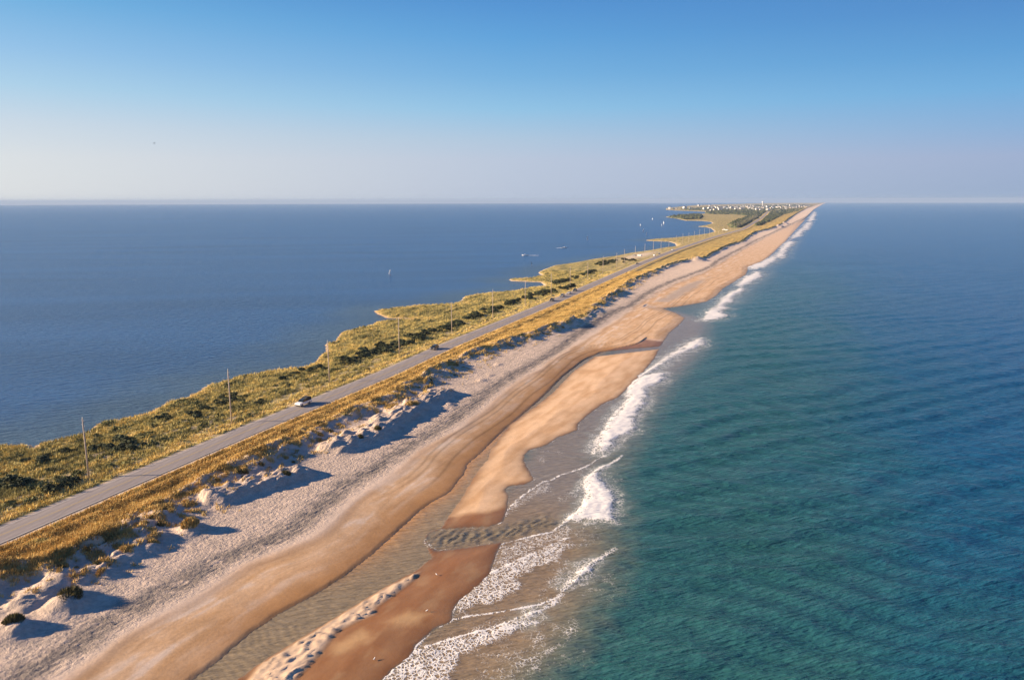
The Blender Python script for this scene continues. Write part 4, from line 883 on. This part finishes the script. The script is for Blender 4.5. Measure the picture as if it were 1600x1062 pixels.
def windsurf(px, py, hgt, ang, lab, sailm='sail', plab=None):
    X, Y = un(px, py, 0.); z0 = .08-float(drop(X, Y)); f = hgt/4.6
    e = tag(empty('windsurf_board', (X, Y, z0), ang, f), lab, 'windsurfer')
    MB().prism([(-1.2, 0), (.9, 0), (1.3, .12), (1.2, .14), (-1.2, .1)], -.32, .32, .08).build('board', M['board'], e, bevel=.03)
    MB().tube((.1, 0, .1), (-.15, 0, 4.6), .03, .015, 6).build('mast', M['trim'], e)
    prof = [(.12, .5), (.05, 1.6), (-.02, 2.8), (-.10, 3.9), (-.15, 4.6), (-.55, 4.45), (-.95, 3.4), (-1.35, 2.2), (-1.75, 1.35), (-1.2, .95), (-.5, .6)]
    cv = [.0, .0, 0, 0, 0, .05, .12, .16, .12, .12, .08]
    q_ = MB(); n_ = len(prof); c0 = (-.5, .22, 2.1)
    q_.add([(x, cv[i], z) for i, (x, z) in enumerate(prof)]+[c0], [(i, (i+1) % n_, n_) for i in range(n_)])
    so = q_.build('sail', M[sailm], e, True); sd = so.modifiers.new('thick', 'SOLIDIFY'); sd.thickness = .02
    MB().tube((-.02, .28, 1.4), (-1.75, .3, 1.35), .025, .02, 6).build('boom', M['trim'], e)
    p = rider(); p.location = (X-.35*f*math.cos(ang)-.45*f*math.sin(ang), Y-.35*f*math.sin(ang)+.45*f*math.cos(ang), z0+.12*f); p.rotation_euler = (0, 0, ang-math.pi/2+.2); p.scale = (f*.95,)*3
    tag(p, plab or 'person in a black wetsuit riding a far windsurf board', 'person', 'riders of the small far windsurf boards' if not plab else None)
    return e
windsurf(610.5,430,4.4,R_(20),'windsurf board with a white and tan sail alone in mid sound, nearest to the camera','sail','person in a black wetsuit on the nearest windsurf board')
windsurf(918.5,373.5,6.2,R_(40),'windsurf board with an upright white sail in the middle distance','sail','person on the windsurf board with the upright sail in the middle distance')
for k, (x, y, h_) in enumerate([(1001,352,5),(1005.7,361.5,6),(1010.3,366.5,6),(1033.5,352,6),(1036.5,349,7.5),(1019,342,6)]):
    windsurf(x, y, h_, R_(30*k), 'small pale windsurf board and sail among the far cluster off the point').update_tag()
for o in [o for o in C.objects if o.name.startswith('windsurf_board') and 'far cluster' in o.get('label', '')]: o['group'] = 'windsurfers in the far cluster'
M['wake'] = mat('white_wake_foam', (.8, .8, .8), .7)[0]
def boat(px, py, ang, lab):
    X, Y = un(px, py, 0.); e = tag(empty('motorboat', (X, Y, .05-float(drop(X, Y))), ang), lab, 'motorboat')
    hull = [(-3, 0), (-3, .9), (0, 1.0), (3.2, 1.25), (2.5, .3), (1.5, 0)]
    q_ = MB(); st_ = [(-3, 1.1), (-1, 1.2), (1, 1.05), (2.4, .55), (3.3, .04)]; vs = []; fs = []
    for x, w_ in st_: k_ = (x+3)/6.3; vs += [(x, -w_, .85+.4*k_), (x, -w_*.6, .0+.3*max(0, k_-.6)), (x, w_*.6, .0+.3*max(0, k_-.6)), (x, w_, .85+.4*k_)]
    for i in range(4):
        for j in range(3): fs.append((i*4+j, i*4+j+1, (i+1)*4+j+1, (i+1)*4+j))
        fs.append((i*4+3, i*4, (i+1)*4, (i+1)*4+3))
    fs += [(0, 3, 2, 1), (16, 17, 18, 19)]
    q_.add(vs, fs).build('hull', M['p_white'], e)
    MB().prism([(-.6, .9), (.9, .95), (.3, 1.75), (-.5, 1.8)], -.65, .65, .08).build('console', M['p_white'], e, bevel=.03)
    MB().box(-3.4, -3.0, -.25, .25, .1, 1.4).build('outboard_motor', M['p_black'], e, bevel=.05)
    MB().add([(.85, -.55, 1.05), (.85, .55, 1.05), (.42, .5, 1.7), (.42, -.5, 1.7)], [(0, 1, 2, 3)]).build('windscreen', M['glass'], e)
    # foam trail it leaves on the water
    L = 13 if px < 850 else 8; V = []; fsx = []
    for i in range(25):
        u_ = i/24; x = -2.5-u_*L; w_ = .9+2.2*u_**.7+.3*math.sin(i*2.3)
        for j, yy in enumerate((-w_, -w_*.35, w_*.35, w_)): V.append((x, yy+.2*math.sin(i*1.7+j), .12+.22*(1-u_)*random.random()))
    for i in range(24):
        for j in range(3):
            if random.random() < 1-.55*i/24: fsx.append((i*4+j, i*4+j+1, (i+1)*4+j+1, (i+1)*4+j))
    w_ = MB().add(V, fsx).build('wake', M['wake'], e)
boat(882,387,R_(5),'white motorboat throwing a short wake below the upright sail'); boat(820,399,R_(184),'white motorboat with a pale wake, left of the other motorboat')
windsurf(831,414,3.4,R_(70),'windsurf board with a dark low sail near the shore beyond the spit','trim','person on the windsurf board with the dark low sail')

# birds
M['gull_w'] = mat('white_feathers', (.75, .74, .72), .8)[0]; M['gull_d'] = mat('grey_wing_feathers', (.12, .12, .13), .8)[0]; M['beak'] = mat('yellow_beak', (.6, .35, .05), .5)[0]
def gull(loc, ang, sc_, fly, lab, mw='gull_w', grp=None):
    e = tag(empty('gull', loc, ang, sc_), lab, 'bird', grp)
    if fly:
        skin_body('body', [(0,0,0),(.14,0,.02),(.24,0,.05),(-.18,0,0),(-.30,0,.01)], [(0,1),(1,2),(0,3),(3,4)], [.07,.06,.04,.05,.03], M[mw], e)
        for s_ in (-1, 1):
            MB().add([(.10, s_*.05, .03), (.14, s_*.35, .14), (.02, s_*.75, .08), (-.08, s_*.72, .07), (-.05, s_*.35, .12), (-.10, s_*.05, .02)], [(0, 1, 4, 5), (1, 2, 3, 4)]).build('wing', M['gull_d'], e)
        MB().add([(-.28, -.02, 0), (-.28, .02, 0), (-.42, .07, 0), (-.42, -.07, 0)], [(0, 1, 2, 3)]).build('tail', M[mw], e)
    else:
        skin_body('body', [(0,0,.26),(.10,0,.32),(.15,0,.40),(.17,0,.46),(-.12,0,.24),(-.26,0,.22)], [(0,1),(1,2),(2,3),(0,4),(4,5)], [.09,.075,.045,.05,.07,.02], M[mw], e)
        for s_ in (-1, 1):
            MB().add([(.08, s_*.09, .31), (-.10, s_*.10, .27), (-.33, s_*.03, .22), (-.12, s_*.085, .2), (.05, s_*.095, .23)], [(0, 1, 2, 3, 4)]).build('wing', M['gull_d'], e)
            MB().tube((0, s_*.04, .2), (.01, s_*.04, 0), .012, .01, 5).build('leg', M['beak'], e)
    MB().tube((.20 if not fly else .27, 0, .46 if not fly else .05), (.27 if not fly else .34, 0, .45 if not fly else .04), .018, .005, 5).build('beak', M['beak'], e)
for (x, y, a, l) in [(585,1030,1.2,'white gull standing on the dark wet sand nearest the bottom edge'),(667,955,.3,'gull standing on wet sand by the pale sand patch'),(682,899,2.4,'gull on the wet sand just past the end of the rippled bar'),(575,1029,2.,None)]:
    if l is None: continue
    X, Y = un(x, y, .3); gull((X, Y, float(ground(X, Y)[0])), a, .85, False, l)
d = ROT @ np.array([241-CX, CY-224, -F]); d = d/np.linalg.norm(d); p = d*230
gull((p[0], p[1], H+p[2]), .4, 1.0, True, 'lone dark bird gliding high in the left of the sky', 'gull_d')

# ------------------------------------------------------------------ air, sky, sun, camera
HZ_TOP = 86.
hz = MB().box(-39000, 39000, -3000, 39000, -125, HZ_TOP).build('haze', mat('x')[0]); hz['kind'] = 'stuff'; tag(hz, 'thin pale sea haze over the water and the island', 'haze')
m = bpy.data.materials.new('sea_haze'); m.use_nodes = True; nt = m.node_tree; nt.nodes.clear()
ou = N(nt, 'ShaderNodeOutputMaterial'); pv = N(nt, 'ShaderNodeVolumePrincipled'); pv.inputs['Density'].default_value = HAZE = 5.5e-5; pv.inputs['Color'].default_value = (.37, .50, .71, 1); pv.inputs['Anisotropy'].default_value = 0
nt.links.new(pv.outputs[0], ou.inputs['Volume']); hz.data.materials.clear(); hz.data.materials.append(m)

W = bpy.data.worlds.new('World'); bpy.context.scene.world = W; W.use_nodes = True; nt = W.node_tree
sky = N(nt, 'ShaderNodeTexSky'); sky.sky_type = 'NISHITA'; sky.sun_disc = False; sky.sun_elevation = SUN_EL; sky.sun_rotation = SUN_AZ; sky.altitude = 60
sky.air_density = 1.0; sky.dust_density = .6; sky.ozone_density = 3.0
EXPO = 1.5
def lin(c): return tuple(((v/255+.055)/1.055)**2.4 if v > 10 else v/3294 for v in c)
tc = N(nt, 'ShaderNodeTexCoord'); sp = N(nt, 'ShaderNodeSeparateXYZ'); nt.links.new(tc.outputs['Generated'], sp.inputs[0])
el = mth(nt, 'MULTIPLY', mth(nt, 'MAXIMUM', sp.outputs['Z'], 0), 2.5)
def sr(st): return ramp(nt, el, [(min(1, math.sin(R_(e))*2.5), lin(c)) for e, c in st])
west = sr([(0, (224,227,230)), (2.7, (220,224,229)), (4.8, (204,217,230)), (7.0, (174,209,233)), (9.2, (148,194,232)), (12, (113,177,224)), (13.5, (98,163,217)), (23, (60,120,195))])
mid = sr([(0, (186,198,220)), (2.9, (187,199,221)), (4.3, (176,199,223)), (6.4, (145,195,230)), (8.7, (118,178,225)), (11.2, (95,163,220)), (13.6, (81,146,211)), (23, (48,102,180))])
east = sr([(0, (146,170,205)), (2.6, (155,172,208)), (4.4, (134,172,215)), (6.7, (108,170,220)), (9.0, (89,155,212)), (11.6, (78,138,202)), (16, (66,124,192)), (23, (44,95,172))])
az = mth(nt, 'ARCTAN2', sp.outputs['X'], sp.outputs['Y'])
k1 = mth(nt, 'MULTIPLY_ADD', az, 1/R_(33), 1, clamp=True); k2 = mth(nt, 'MULTIPLY', az, 1/R_(33), clamp=True)
skc = mixc(nt, k2, mixc(nt, k1, west, mid), east)
vs = N(nt, 'ShaderNodeVectorMath'); vs.operation = 'SCALE'; nt.links.new(skc, vs.inputs[0]); vs.inputs['Scale'].default_value = .96/(.11*2**EXPO)
nt.links.new(mixc(nt, .96, sky.outputs[0], vs.outputs[0]), nt.nodes['Background'].inputs['Color']); nt.nodes['Background'].inputs['Strength'].default_value = .11
L = bpy.data.lights.new('sun', 'SUN'); L.energy = 5.0; L.angle = R_(.5); L.color = (1, .77, .53); lo = bpy.data.objects.new('sun', L); C.objects.link(lo)
dv = Vector((math.sin(SUN_AZ)*math.cos(SUN_EL), math.cos(SUN_AZ)*math.cos(SUN_EL), math.sin(SUN_EL))); lo.rotation_euler = dv.to_track_quat('Z', 'Y').to_euler()
cam = bpy.data.cameras.new('camera'); co = bpy.data.objects.new('camera', cam); C.objects.link(co); co.location = (0, 0, H)
co.matrix_world = Matrix.Translation((0, 0, H)) @ Matrix(ROT.tolist()).to_4x4()
cam.sensor_width = 36; cam.lens = 36*F/1600; cam.clip_start = .5; cam.clip_end = 90000
sc = bpy.context.scene; sc.camera = co
sc.view_settings.view_transform = 'Standard'; sc.view_settings.look = 'None'; sc.view_settings.exposure = EXPO; sc.view_settings.gamma = 1
sc.cycles.volume_bounces = 0; sc.cycles.max_bounces = 5
print('rows', n, 'objects', len(bpy.data.objects))
